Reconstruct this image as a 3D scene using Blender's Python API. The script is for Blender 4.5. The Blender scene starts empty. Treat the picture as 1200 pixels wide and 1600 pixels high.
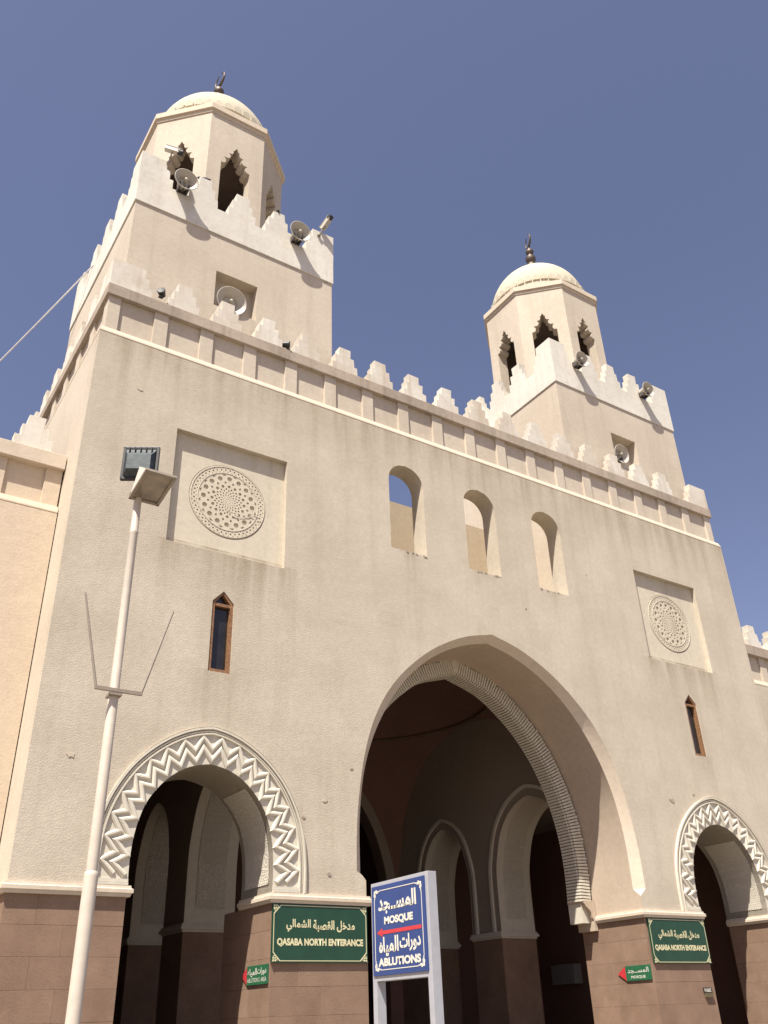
import bpy, bmesh, math, random
from math import sin, cos, pi, radians, sqrt, atan2
from mathutils import Vector, Matrix
from mathutils.geometry import delaunay_2d_cdt

random.seed(7)
scn = bpy.context.scene
COL = scn.collection

# ------------------------------------------------------------------ camera
YAW, PITCH, ROLL = radians(34.0833), radians(29.9128), radians(-2.0791)
fw = Vector((sin(YAW) * cos(PITCH), cos(YAW) * cos(PITCH), sin(PITCH)))
rt0 = Vector((cos(YAW), -sin(YAW), 0))
up0 = rt0.cross(fw)
rt = cos(ROLL) * rt0 + sin(ROLL) * up0
up = -sin(ROLL) * rt0 + cos(ROLL) * up0
cam_d = bpy.data.cameras.new('camera')
cam_d.sensor_fit = 'VERTICAL'
cam_d.sensor_height = 36.0
cam_d.sensor_width = 27.0
cam_d.lens = 1382.9 / 1600 * 36
cam_d.clip_start = 0.1
cam_d.clip_end = 3000
cam_o = bpy.data.objects.new('camera', cam_d)
COL.objects.link(cam_o)
m = Matrix(((rt.x, up.x, -fw.x, -13.0792), (rt.y, up.y, -fw.y, -14.955),
            (rt.z, up.z, -fw.z, 1.598), (0, 0, 0, 1)))
cam_o.matrix_world = m
scn.camera = cam_o

# ------------------------------------------------------------------ sun, sky
SUN_DIR = Vector((1.5, 1.0, -3.2)).normalized()       # travel direction of the light
elev = math.asin(-SUN_DIR.z)
w = bpy.data.worlds.new('World')
scn.world = w
w.use_nodes = True
nt = w.node_tree
for n in list(nt.nodes):
    nt.nodes.remove(n)
sky = nt.nodes.new('ShaderNodeTexSky')
sky.sky_type = 'NISHITA'
sky.sun_disc = False
sky.sun_elevation = elev
sky.sun_rotation = atan2(-SUN_DIR.x, -SUN_DIR.y)
sky.air_density = 1.0
sky.dust_density = 1.2
sky.ozone_density = 2.0
sky.altitude = 0
tint = nt.nodes.new('ShaderNodeMix')
tint.data_type = 'RGBA'
tint.blend_type = 'MULTIPLY'
tint.inputs['Factor'].default_value = 1.0
tint.inputs['B'].default_value = (1.0, 0.79, 0.79, 1)
bg = nt.nodes.new('ShaderNodeBackground')
bg.inputs['Strength'].default_value = 0.084
wo = nt.nodes.new('ShaderNodeOutputWorld')
nt.links.new(sky.outputs[0], tint.inputs['A'])
nt.links.new(tint.outputs['Result'], bg.inputs['Color'])
nt.links.new(bg.outputs[0], wo.inputs['Surface'])

sl = bpy.data.lights.new('sun', 'SUN')
sl.energy = 5.0
sl.angle = radians(0.55)
sl.color = (1.0, 0.94, 0.84)
so = bpy.data.objects.new('sun', sl)
so.rotation_mode = 'QUATERNION'
so.rotation_quaternion = SUN_DIR.to_track_quat('-Z', 'Y')
so.location = (-20, -20, 60)
COL.objects.link(so)
scn.view_settings.view_transform = 'Standard'
scn.view_settings.look = 'None'
scn.view_settings.gamma = 1.0
scn.view_settings.use_curve_mapping = False
scn.view_settings.exposure = 0.98
scn.cycles.max_bounces = 8
scn.cycles.diffuse_bounces = 5

# ------------------------------------------------------------------ materials
def mat_new(name):
    mt = bpy.data.materials.new(name)
    mt.use_nodes = True
    b = mt.node_tree.nodes['Principled BSDF']
    return mt, mt.node_tree, b

def N(t, kind, **kw):
    n = t.nodes.new(kind)
    for k, v in kw.items():
        setattr(n, k, v)
    return n

def plaster(name, col, col2, rough=0.9, grain=16.0, bump=0.5, dist=0.012, streak=0.35, scol=(0.25, 0.2, 0.15),
            patch=0.5, fine=60.0, bands=()):
    """rendered wall: patchy colour, vertical rain streaks, stucco grain"""
    mt, t, b = mat_new(name)
    L = t.links.new
    g = N(t, 'ShaderNodeNewGeometry')
    n1 = N(t, 'ShaderNodeTexNoise'); n1.inputs['Scale'].default_value = 0.55
    n1.inputs['Detail'].default_value = 6; n1.inputs['Roughness'].default_value = 0.62
    L(g.outputs['Position'], n1.inputs['Vector'])
    r1 = N(t, 'ShaderNodeMapRange'); r1.inputs['From Min'].default_value = 0.5 - 0.25 / max(patch, .01) * .5
    r1.inputs['From Max'].default_value = 0.5 + 0.25 / max(patch, .01) * .5
    L(n1.outputs['Fac'], r1.inputs['Value'])
    mx = N(t, 'ShaderNodeMix', data_type='RGBA')
    mx.inputs['A'].default_value = (*col, 1); mx.inputs['B'].default_value = (*col2, 1)
    L(r1.outputs['Result'], mx.inputs['Factor'])
    # streaks
    mp = N(t, 'ShaderNodeMapping'); mp.inputs['Scale'].default_value = (2.6, 2.6, 0.16)
    L(g.outputs['Position'], mp.inputs['Vector'])
    n2 = N(t, 'ShaderNodeTexNoise'); n2.inputs['Scale'].default_value = 1.0
    n2.inputs['Detail'].default_value = 7; n2.inputs['Roughness'].default_value = 0.65
    L(mp.outputs['Vector'], n2.inputs['Vector'])
    r2 = N(t, 'ShaderNodeMapRange'); r2.inputs['From Min'].default_value = 0.50
    r2.inputs['From Max'].default_value = 0.74
    L(n2.outputs['Fac'], r2.inputs['Value'])
    fac = r2.outputs['Result']
    if bands:      # rain wash below ledges: (x0, x1, z_top, depth)
        sx = N(t, 'ShaderNodeSeparateXYZ'); L(g.outputs['Position'], sx.inputs[0])
        ax = N(t, 'ShaderNodeMath', operation='ABSOLUTE'); L(sx.outputs['X'], ax.inputs[0])
        tot = None
        for (x0, x1, zt, dp, st) in bands:
            a = N(t, 'ShaderNodeMapRange'); a.inputs['From Min'].default_value = zt - dp
            a.inputs['From Max'].default_value = zt; L(sx.outputs['Z'], a.inputs['Value'])
            c = N(t, 'ShaderNodeMath', operation='LESS_THAN'); L(sx.outputs['Z'], c.inputs[0]); c.inputs[1].default_value = zt + .02
            d = N(t, 'ShaderNodeMapRange', interpolation_type='SMOOTHSTEP'); d.inputs['From Min'].default_value = x0 - .25; d.inputs['From Max'].default_value = x0 + .25
            e = N(t, 'ShaderNodeMapRange', interpolation_type='SMOOTHSTEP'); e.inputs['From Min'].default_value = x1 + .25; e.inputs['From Max'].default_value = x1 - .25
            L(ax.outputs[0], d.inputs['Value']); L(ax.outputs[0], e.inputs['Value'])
            cur = a.outputs['Result']
            for o_ in (a.outputs['Result'], c.outputs[0], d.outputs['Result'], e.outputs['Result']):
                mm = N(t, 'ShaderNodeMath', operation='MULTIPLY'); L(cur, mm.inputs[0]); L(o_, mm.inputs[1]); cur = mm.outputs[0]
            mm = N(t, 'ShaderNodeMath', operation='MULTIPLY'); L(cur, mm.inputs[0]); mm.inputs[1].default_value = st; cur = mm.outputs[0]
            if tot is None: tot = cur
            else:
                mm = N(t, 'ShaderNodeMath', operation='ADD'); L(tot, mm.inputs[0]); L(cur, mm.inputs[1]); tot = mm.outputs[0]
        # wash breaks up with the streak noise
        rr = N(t, 'ShaderNodeMapRange'); rr.inputs['From Min'].default_value = .36; rr.inputs['From Max'].default_value = .62
        rr.inputs['To Min'].default_value = .15
        L(n2.outputs['Fac'], rr.inputs['Value'])
        mm = N(t, 'ShaderNodeMath', operation='MULTIPLY'); L(tot, mm.inputs[0]); L(rr.outputs['Result'], mm.inputs[1])
        s0 = N(t, 'ShaderNodeMath', operation='MULTIPLY'); L(fac, s0.inputs[0]); s0.inputs[1].default_value = streak
        ad = N(t, 'ShaderNodeMath', operation='ADD'); ad.use_clamp = True; L(s0.outputs[0], ad.inputs[0]); L(mm.outputs[0], ad.inputs[1])
        fac = ad.outputs[0]
    else:
        s0 = N(t, 'ShaderNodeMath', operation='MULTIPLY'); L(fac, s0.inputs[0]); s0.inputs[1].default_value = streak
        fac = s0.outputs[0]
    mx2 = N(t, 'ShaderNodeMix', data_type='RGBA')
    L(fac, mx2.inputs['Factor']); L(mx.outputs['Result'], mx2.inputs['A']); mx2.inputs['B'].default_value = (*scol, 1)
    # fine speckle
    n4 = N(t, 'ShaderNodeTexNoise'); n4.inputs['Scale'].default_value = 9; n4.inputs['Detail'].default_value = 8
    n4.inputs['Roughness'].default_value = .75
    L(g.outputs['Position'], n4.inputs['Vector'])
    r4 = N(t, 'ShaderNodeMapRange'); r4.inputs['From Min'].default_value = .3; r4.inputs['From Max'].default_value = .7
    r4.inputs['To Min'].default_value = .9; r4.inputs['To Max'].default_value = 1.08
    L(n4.outputs['Fac'], r4.inputs['Value'])
    vm = N(t, 'ShaderNodeVectorMath', operation='SCALE'); L(mx2.outputs['Result'], vm.inputs[0]); L(r4.outputs['Result'], vm.inputs['Scale'])
    L(vm.outputs[0], b.inputs['Base Color'])
    b.inputs['Roughness'].default_value = rough
    b.inputs['Specular IOR Level'].default_value = 0.15
    n3 = N(t, 'ShaderNodeTexNoise'); n3.inputs['Scale'].default_value = grain
    n3.inputs['Detail'].default_value = 4; n3.inputs['Roughness'].default_value = 0.6
    L(g.outputs['Position'], n3.inputs['Vector'])
    n5 = N(t, 'ShaderNodeTexNoise'); n5.inputs['Scale'].default_value = 1.3; n5.inputs['Detail'].default_value = 3
    L(g.outputs['Position'], n5.inputs['Vector'])
    m5 = N(t, 'ShaderNodeMath', operation='MULTIPLY_ADD'); L(n5.outputs['Fac'], m5.inputs[0]); m5.inputs[1].default_value = 1.6
    L(n3.outputs['Fac'], m5.inputs[2])
    bp = N(t, 'ShaderNodeBump'); bp.inputs['Strength'].default_value = bump
    bp.inputs['Distance'].default_value = dist
    L(m5.outputs[0], bp.inputs['Height']); L(bp.outputs[0], b.inputs['Normal'])
    return mt

def simple(name, col, rough=0.5, metal=0.0, spec=0.5, var=0.12, scale=14.0, bump=0.0):
    mt, t, b = mat_new(name)
    L = t.links.new
    g = N(t, 'ShaderNodeNewGeometry')
    n1 = N(t, 'ShaderNodeTexNoise'); n1.inputs['Scale'].default_value = scale; n1.inputs['Detail'].default_value = 5
    L(g.outputs['Position'], n1.inputs['Vector'])
    r = N(t, 'ShaderNodeMapRange'); r.inputs['From Min'].default_value = .3; r.inputs['From Max'].default_value = .7
    r.inputs['To Min'].default_value = 1 - var; r.inputs['To Max'].default_value = 1 + var
    L(n1.outputs['Fac'], r.inputs['Value'])
    vm = N(t, 'ShaderNodeVectorMath', operation='SCALE'); vm.inputs[0].default_value = col
    L(r.outputs['Result'], vm.inputs['Scale']); L(vm.outputs[0], b.inputs['Base Color'])
    b.inputs['Roughness'].default_value = rough
    b.inputs['Metallic'].default_value = metal
    b.inputs['Specular IOR Level'].default_value = spec
    if bump:
        bp = N(t, 'ShaderNodeBump'); bp.inputs['Strength'].default_value = bump; bp.inputs['Distance'].default_value = .01
        L(n1.outputs['Fac'], bp.inputs['Height']); L(bp.outputs[0], b.inputs['Normal'])
    return mt

M = {}
M['front'] = plaster('stucco_facade', (0.458, 0.402, 0.318), (0.52, 0.46, 0.37), grain=34, bump=.5, dist=.014, streak=.26,
                     scol=(.31, .255, .185), patch=1.1,
                     bands=((0, 10.2, 14.45, 2.3, .75), (5.4, 8.3, 9.9, 1.9, .8), (6.5, 7.2, 7.4, 1.8, .5), (-1, .3, 11.1, 1.0, .4), (2.1, 2.5, 11.1, 1.0, .45)))
M['smooth'] = plaster('smooth_plaster', (0.475, 0.41, 0.328), (0.53, 0.462, 0.375), grain=11, bump=.35, dist=.008, streak=.32, scol=(.33, .275, .21), patch=.9)
M['peach'] = plaster('peach_plaster', (0.54, 0.445, 0.335), (0.58, 0.48, 0.365), grain=20, bump=.5, dist=.008, streak=.06, scol=(.5, .38, .28))
M['trim'] = plaster('cream_trim', (0.54, 0.46, 0.36), (0.58, 0.50, 0.40), grain=14, bump=.4, dist=.008, streak=.12, scol=(.38, .30, .22))
M['slab'] = plaster('weathered_slab', (0.32, 0.265, 0.21), (0.40, 0.335, 0.27), grain=14, bump=.5, dist=.01, streak=.75, scol=(.20, .155, .12), patch=1.2)
M['white'] = plaster('white_paint', (0.56, 0.53, 0.465), (0.64, 0.61, 0.54), grain=8, bump=.35, dist=.008, streak=.5, scol=(.46, .40, .31), patch=1.2)
M['merlon'] = plaster('weathered_white', (0.62, 0.585, 0.515), (0.52, 0.465, 0.385), grain=8, bump=.35, dist=.008, streak=.75, scol=(.40, .32, .23), patch=1.6)
M['dome'] = plaster('dome_paint', (0.50, 0.455, 0.355), (0.45, 0.405, 0.31), grain=6, bump=.2, dist=.006, streak=.1, scol=(.6, .5, .38))
M['ring'] = plaster('carved_plaster', (0.60, 0.56, 0.47), (0.54, 0.50, 0.41), grain=14, bump=.3, dist=.005, streak=.15, scol=(.4, .34, .26))
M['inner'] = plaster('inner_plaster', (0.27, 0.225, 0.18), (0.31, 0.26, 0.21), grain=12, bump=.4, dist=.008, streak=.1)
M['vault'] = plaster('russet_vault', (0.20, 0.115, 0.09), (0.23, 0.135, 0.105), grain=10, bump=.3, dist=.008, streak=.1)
M['niche'] = plaster('niche_plaster', (0.53, 0.475, 0.375), (0.57, 0.515, 0.41), grain=9, bump=.3, dist=.006, streak=.25, scol=(.30, .25, .18), bands=((5.5, 8.15, 10.0, .12, 1.0), (5.5, 8.15, 12.54, .9, .3)))
M['tan'] = plaster('tan_plaster', (0.40, 0.325, 0.23), (0.44, 0.365, 0.265), grain=9, bump=.3, streak=.2)
M['inner_shade'] = plaster('painted_shade', (0.13, 0.095, 0.08), (0.16, 0.12, 0.10), grain=9, bump=.3)  # dark tone stands in for the shade inside the lanterns
M['soffit'] = plaster('soffit_plaster', (0.47, 0.385, 0.30), (0.43, 0.35, 0.27), grain=6, bump=.3, dist=.006, streak=.15, scol=(.40, .30, .22), patch=1.1)
M['core'] = plaster('mortar_joint', (0.17, 0.11, 0.078), (0.2, 0.135, 0.095), grain=20, bump=.4)
M['ground'] = plaster('paving', (0.19, 0.165, 0.135), (0.23, 0.20, 0.165), grain=8, bump=.3, streak=.1)

def stone_mat():
    mt, t, b = mat_new('brown_stone')
    L = t.links.new
    g = N(t, 'ShaderNodeNewGeometry'); oi = N(t, 'ShaderNodeObjectInfo')
    n1 = N(t, 'ShaderNodeTexNoise'); n1.inputs['Scale'].default_value = 1.6; n1.inputs['Detail'].default_value = 8
    n1.inputs['Roughness'].default_value = .65
    L(g.outputs['Position'], n1.inputs['Vector'])
    ad = N(t, 'ShaderNodeMath', operation='MULTIPLY_ADD'); L(oi.outputs['Random'], ad.inputs[0]); ad.inputs[1].default_value = .12
    L(n1.outputs['Fac'], ad.inputs[2])
    cr = N(t, 'ShaderNodeValToRGB')
    e = cr.color_ramp.elements
    e[0].position = .3; e[0].color = (.185, .120, .083, 1)
    e[1].position = .8; e[1].color = (.275, .185, .130, 1)
    L(ad.outputs[0], cr.inputs[0])
    n2 = N(t, 'ShaderNodeTexNoise'); n2.inputs['Scale'].default_value = 34; n2.inputs['Detail'].default_value = 6
    n2.inputs['Roughness'].default_value = .8
    L(g.outputs['Position'], n2.inputs['Vector'])
    r = N(t, 'ShaderNodeMapRange'); r.inputs['From Min'].default_value = .3; r.inputs['From Max'].default_value = .7
    r.inputs['To Min'].default_value = .84; r.inputs['To Max'].default_value = 1.14
    L(n2.outputs['Fac'], r.inputs['Value'])
    vm = N(t, 'ShaderNodeVectorMath', operation='SCALE'); L(cr.outputs[0], vm.inputs[0]); L(r.outputs['Result'], vm.inputs['Scale'])
    L(vm.outputs[0], b.inputs['Base Color'])
    b.inputs['Roughness'].default_value = .85; b.inputs['Specular IOR Level'].default_value = .2
    bp = N(t, 'ShaderNodeBump'); bp.inputs['Strength'].default_value = .6; bp.inputs['Distance'].default_value = .01
    L(n2.outputs['Fac'], bp.inputs['Height']); L(bp.outputs[0], b.inputs['Normal'])
    return mt
M['stone'] = stone_mat()

def carved_mat():
    """fine stucco tracery: interlaced relief over plaster"""
    mt, t, b = mat_new('stucco_tracery')
    L = t.links.new
    g = N(t, 'ShaderNodeNewGeometry')
    v = N(t, 'ShaderNodeTexVoronoi', feature='DISTANCE_TO_EDGE'); v.inputs['Scale'].default_value = 20.0
    v.inputs['Randomness'].default_value = .55
    L(g.outputs['Position'], v.inputs['Vector'])
    r = N(t, 'ShaderNodeMapRange'); r.inputs['From Min'].default_value = .05; r.inputs['From Max'].default_value = .13
    r.inputs['To Min'].default_value = 1; r.inputs['To Max'].default_value = 0
    L(v.outputs['Distance'], r.inputs['Value'])
    v2 = N(t, 'ShaderNodeTexVoronoi'); v2.inputs['Scale'].default_value = 44.0
    L(g.outputs['Position'], v2.inputs['Vector'])
    m1 = N(t, 'ShaderNodeMath', operation='MULTIPLY_ADD'); L(v2.outputs['Distance'], m1.inputs[0]); m1.inputs[1].default_value = .9
    L(r.outputs['Result'], m1.inputs[2])
    bp = N(t, 'ShaderNodeBump'); bp.inputs['Strength'].default_value = .6; bp.inputs['Distance'].default_value = .016
    L(m1.outputs[0], bp.inputs['Height']); L(bp.outputs[0], b.inputs['Normal'])
    mx = N(t, 'ShaderNodeMix', data_type='RGBA'); mx.inputs['A'].default_value = (.50, .46, .38, 1)
    mx.inputs['B'].default_value = (.60, .555, .47, 1); L(r.outputs['Result'], mx.inputs['Factor'])
    L(mx.outputs['Result'], b.inputs['Base Color'])
    b.inputs['Roughness'].default_value = .9; b.inputs['Specular IOR Level'].default_value = .1
    return mt
M['carved'] = carved_mat()
M['wood'] = simple('brown_wood', (.21, .108, .05), .55, var=.35, scale=22)
M['glass'] = simple('dark_glass', (.022, .02, .018), .12, spec=.6, var=.3, scale=3)
M['lamp_glass'] = simple('lamp_glass', (.22, .18, .13), .12, spec=.8, var=.35, scale=7)
M['pole'] = simple('cream_pole_paint', (.50, .44, .365), .5, var=.06)
M['rod'] = simple('grey_rod', (.25, .21, .165), .6, var=.1)
M['lamp_white'] = simple('white_enamel', (.62, .57, .49), .45, var=.05)
M['lamp_grey'] = simple('grey_casting', (.05, .062, .066), .5, metal=.3, var=.3, scale=25)
M['black'] = simple('black_rubber', (.018, .017, .017), .5, var=.2)
M['horn'] = simple('horn_grey', (.42, .385, .325), .5, var=.08)
M['horn_bracket'] = simple('dark_bracket', (.07, .06, .055), .6)
M['finial'] = simple('dark_bronze', (.12, .095, .075), .5, metal=.5, var=.35, scale=30)
M['green'] = simple('green_enamel', (.011, .050, .028), .35, var=.12, scale=4)
M['green2'] = simple('light_green_enamel', (.025, .115, .055), .4, var=.12, scale=6)
M['blue'] = simple('blue_enamel', (.018, .048, .18), .35, var=.1, scale=3)
M['red'] = simple('red_print', (.48, .035, .045), .5, var=.06)
M['cream_ink'] = simple('cream_print', (.60, .56, .34), .5, var=.04)
M['white_ink'] = simple('white_print', (.62, .60, .52), .5, var=.05)
M['sign_frame'] = simple('pale_grey_frame', (.34, .345, .37), .4, var=.05)
M['brass'] = simple('dull_brass', (.16, .13, .07), .5, metal=.4)
M['wire'] = simple('white_cable', (.72, .70, .68), .5)
M['bird'] = simple('dark_feathers', (.035, .033, .036), .7)
M['ac'] = simple('ac_casing', (.32, .32, .31), .5)

# ------------------------------------------------------------------ mesh helpers
class MB:
    def __init__(s): s.v = []; s.f = []
    def add(s, vs, fs):
        o = len(s.v); s.v += [tuple(p) for p in vs]; s.f += [tuple(i + o for i in f) for f in fs]
    def box(s, x0, x1, y0, y1, z0, z1):
        s.add([(x0, y0, z0), (x1, y0, z0), (x1, y1, z0), (x0, y1, z0), (x0, y0, z1), (x1, y0, z1), (x1, y1, z1), (x0, y1, z1)],
              [(0, 3, 2, 1), (4, 5, 6, 7), (0, 1, 5, 4), (1, 2, 6, 5), (2, 3, 7, 6), (3, 0, 4, 7)])
    def obox(s, c, ax, ay, az):        # oriented box: centre and three half-axis vectors
        c, ax, ay, az = Vector(c), Vector(ax), Vector(ay), Vector(az)
        P = [c + i * ax + j * ay + k * az for k in (-1, 1) for (i, j) in ((-1, -1), (1, -1), (1, 1), (-1, 1))]
        s.add(P, [(0, 3, 2, 1), (4, 5, 6, 7), (0, 1, 5, 4), (1, 2, 6, 5), (2, 3, 7, 6), (3, 0, 4, 7)])
    def tube(s, p0, p1, r0, r1=None, n=16, cap=True):
        r1 = r0 if r1 is None else r1
        p0, p1 = Vector(p0), Vector(p1); d = (p1 - p0).normalized()
        a = d.orthogonal().normalized(); b = d.cross(a)
        V = [p + r * (cos(2 * pi * i / n) * a + sin(2 * pi * i / n) * b) for p, r in ((p0, r0), (p1, r1)) for i in range(n)]
        F = [(i, (i + 1) % n, n + (i + 1) % n, n + i) for i in range(n)]
        if cap: F += [tuple(range(n))[::-1], tuple(range(n, 2 * n))]
        s.add(V, F)
    def lathe(s, c, prof, axis=(0, 0, 1), n=32, cap=True):     # prof: (radius, height along axis)
        c = Vector(c); d = Vector(axis).normalized(); a = d.orthogonal().normalized(); b = d.cross(a)
        V = []; k = len(prof)
        for r, h in prof:
            for i in range(n):
                t = 2 * pi * i / n; V.append(c + d * h + r * (cos(t) * a + sin(t) * b))
        F = [(j * n + i, j * n + (i + 1) % n, (j + 1) * n + (i + 1) % n, (j + 1) * n + i) for j in range(k - 1) for i in range(n)]
        if cap: F += [tuple(range(n))[::-1], tuple(range((k - 1) * n, k * n))]
        s.add(V, F)
    def sweep(s, path, r, n=8):
        for a, b in zip(path[:-1], path[1:]): s.tube(a, b, r, r, n)
    def plate(s, outer, holes, fn, t0, t1, hole_sides=True, outer_sides=True):
        """flat plate with holes; fn(u, v, t) -> xyz"""
        ccw = lambda lp: list(lp) if sum(a[0] * b[1] - b[0] * a[1] for a, b in zip(lp, list(lp[1:]) + [lp[0]])) > 0 else list(lp)[::-1]
        loops = [ccw(outer)] + [ccw(h) for h in holes]; vs = []; faces = []
        for lp in loops:
            o = len(vs); vs += [Vector(p) for p in lp]; faces.append(list(range(o, o + len(lp))))
        ov, oe, of, q1, q2, fo = delaunay_2d_cdt(vs, [], faces, 1, 1e-6)
        keep = [f for f, og in zip(of, fo) if all(i == 0 for i in og)]
        V0 = [fn(p.x, p.y, t0) for p in ov]; V1 = [fn(p.x, p.y, t1) for p in ov]
        s.add(V0, [tuple(f) for f in keep]); s.add(V1, [tuple(reversed(f)) for f in keep])
        for k, lp in enumerate(loops):
            if (k == 0 and not outer_sides) or (k > 0 and not hole_sides): continue
            n = len(lp)
            s.add([fn(p[0], p[1], t0) for p in lp] + [fn(p[0], p[1], t1) for p in lp],
                  [(i, (i + 1) % n, n + (i + 1) % n, n + i) for i in range(n)])
    def strip(s, A, B, closed=False):    # quads between two equal polylines
        n = len(A); V = list(A) + list(B); m_ = n if closed else n - 1
        s.add(V, [(i, (i + 1) % n, n + (i + 1) % n, n + i) for i in range(m_)])
    def prism(s, poly, fn, t0, t1): s.plate(poly, [], fn, t0, t1)
    def build(s, name, mat, parent=None, label=None, smooth=False, bevel=0.0, kind=None, recalc=True, merge=True):
        me = bpy.data.meshes.new(name)
        me.from_pydata(s.v, [], s.f); me.update()
        bm = bmesh.new(); bm.from_mesh(me)
        if merge: bmesh.ops.remove_doubles(bm, verts=bm.verts, dist=1e-5)
        if recalc: bmesh.ops.recalc_face_normals(bm, faces=bm.faces)
        if bevel:
            bmesh.ops.dissolve_limit(bm, angle_limit=.01, verts=bm.verts, edges=bm.edges)
            ed = [e for e in bm.edges if len(e.link_faces) == 2 and e.calc_face_angle(0) > .6]
            bmesh.ops.bevel(bm, geom=ed, offset=bevel, segments=2, affect='EDGES', profile=.6, clamp_overlap=True)
        bm.to_mesh(me); bm.free()
        if smooth:
            me.polygons.foreach_set('use_smooth', [True] * len(me.polygons))
            me.set_sharp_from_angle(angle=radians(35))
        me.materials.append(M[mat] if isinstance(mat, str) else mat)
        o = bpy.data.objects.new(name, me); COL.objects.link(o)
        if parent is not None:
            o.parent = parent; o.matrix_parent_inverse = pinv(parent)
        if label: o['label'] = label
        if kind: o['kind'] = kind
        return o

def world_of(o):
    mw = o.matrix_basis.copy()
    if o.parent is not None: mw = world_of(o.parent) @ o.matrix_parent_inverse @ mw
    return mw
def pinv(p): return world_of(p).inverted()
def FY(u, v, t): return (u, t, v)      # plate in the x-z plane
def FX(u, v, t): return (t, u, v)      # plate in the y-z plane

def thing(name, label, cat, loc=(0, 0, 0), group=None):
    o = bpy.data.objects.new(name, None); COL.objects.link(o)
    o.location = loc; o.empty_display_size = .3
    o['label'] = label; o['category'] = cat
    if group: o['group'] = group
    return o
def tag(o, label, cat, group=None):
    o['label'] = label; o['category'] = cat
    if group: o['group'] = group
    return o
def copy_obj(o, delta, parent):
    c = o.copy(); COL.objects.link(c); c.parent = parent
    c.matrix_parent_inverse = o.matrix_parent_inverse if parent is o.parent else pinv(parent)
    c.location = Vector(o.location) + Vector(delta)
    for k in ('label', 'category'):
        if k in c and parent is not None: del c[k]
    return c

def half_arch(pts, n=9, point=False):
    """smooth half profile (x>0, bottom to apex) by Catmull-Rom, apex stays sharp"""
    P = [Vector(p) for p in pts]
    end = P[-1] + (P[-1] - P[-2]) * .9 if point else Vector((-P[-2].x, P[-1].y - .3 * (P[-1].y - P[-2].y)))
    Q = [2 * P[0] - P[1]] + P + [end]
    out = []
    for i in range(1, len(Q) - 2):
        a, b, c, d = Q[i - 1], Q[i], Q[i + 1], Q[i + 2]
        for k in range(n):
            t = k / n
            out.append(.5 * ((2 * b) + (c - a) * t + (2 * a - 5 * b + 4 * c - d) * t * t + (3 * b - a - 3 * c + d) * t ** 3))
    out.append(P[-1])
    return [(p.x, p.y) for p in out]
def arch(pts, cx=0, z0=None, n=9, point=False):
    """full closed arch outline, bottom right round to bottom left"""
    h = half_arch(pts, n, point)
    if z0 is not None and h[0][1] > z0 + 1e-6: h = [(h[0][0], z0)] + h
    return [(cx + x, z) for x, z in h] + [(cx - x, z) for x, z in reversed(h[:-1])]

ARCH_A = [(3.86, 4.04), (3.85, 4.65), (3.79, 5.35), (3.64, 6.2), (3.38, 6.98), (2.98, 7.67), (2.42, 8.28), (1.7, 8.83), (.85, 9.25), (0, 9.48)]
ARCH_B = [(3.665, 4.04), (3.66, 4.95), (3.56, 5.8), (3.36, 6.5), (3.05, 7.15), (2.6, 7.82), (2.05, 8.38), (1.4, 8.83), (.7, 9.14), (0, 9.32)]
ARCH_R = [(3.30, 3.9), (3.32, 4.7), (3.24, 5.5), (3.02, 6.3), (2.68, 7.05), (2.22, 7.7), (1.65, 8.25), (.95, 8.72), (0, 9.03)]
SIDE_I = [(1.285, 3.6), (1.29, 4.05), (1.25, 4.45), (1.13, 4.86), (.94, 5.16), (.70, 5.40), (.40, 5.575), (0, 5.665)]
SIDE_Z = [(1.77, 3.6), (1.77, 4.1), (1.72, 4.55), (1.55, 5.02), (1.28, 5.45), (.92, 5.80), (.48, 6.05), (0, 6.17)]
SIDE_O = [(1.93, 3.6), (1.93, 4.1), (1.87, 4.6), (1.70, 5.08), (1.40, 5.55), (.98, 5.94), (.50, 6.21), (0, 6.33)]
SX = 6.88        # centre of the side arches, towers, niches

# ------------------------------------------------------------------ ground
gm = MB(); gm.add([(-600, -600, 0), (600, -600, 0), (600, 600, 0), (-600, 600, 0)], [(0, 1, 2, 3)])
go = gm.build('ground', 'ground', recalc=False); go['kind'] = 'structure'

# ------------------------------------------------------------------ gatehouse
GH = thing('gatehouse', 'large beige stuccoed gatehouse with central pointed arch, brown stone base and stepped battlements', 'building', (0, 0, 0))
def part(mb, name, mat, **k): return mb.build(name, mat, GH, **k)

win_c = (-2.28, 0.0, 2.28)
def win_outline(cx):
    h = [(.51, 11.10), (.51, 12.98)] + [(.51 * cos(a) ** .92, 12.98 + .50 * sin(a)) for a in [radians(x) for x in range(12, 90, 12)]] + [(0, 13.49)]
    return [(cx + x, z) for x, z in h] + [(cx - x, z) for x, z in reversed(h[:-1])]
def rect(x0, x1, z0, z1): return [(x0, z0), (x1, z0), (x1, z1), (x0, z1)]
def slit(cx, g=0): return [(cx - .225 - g, 7.39 - g), (cx + .225 + g, 7.39 - g), (cx + .225 + g, 8.82 + g * .3), (cx, 9.06 + g), (cx - .225 - g, 8.82 + g * .3)]

# front wall skin: z 3.6 .. 14.45, with openings cut through
a_main = arch(ARCH_A, 0, 4.04, point=True)
main_cut = [(3.665, 3.598), (3.665, 3.93)] + a_main + [(-3.665, 3.93), (-3.665, 3.598)]
def side_cut(cx): return [(x, z) for x, z in arch(SIDE_I, cx, 3.598)]
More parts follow.
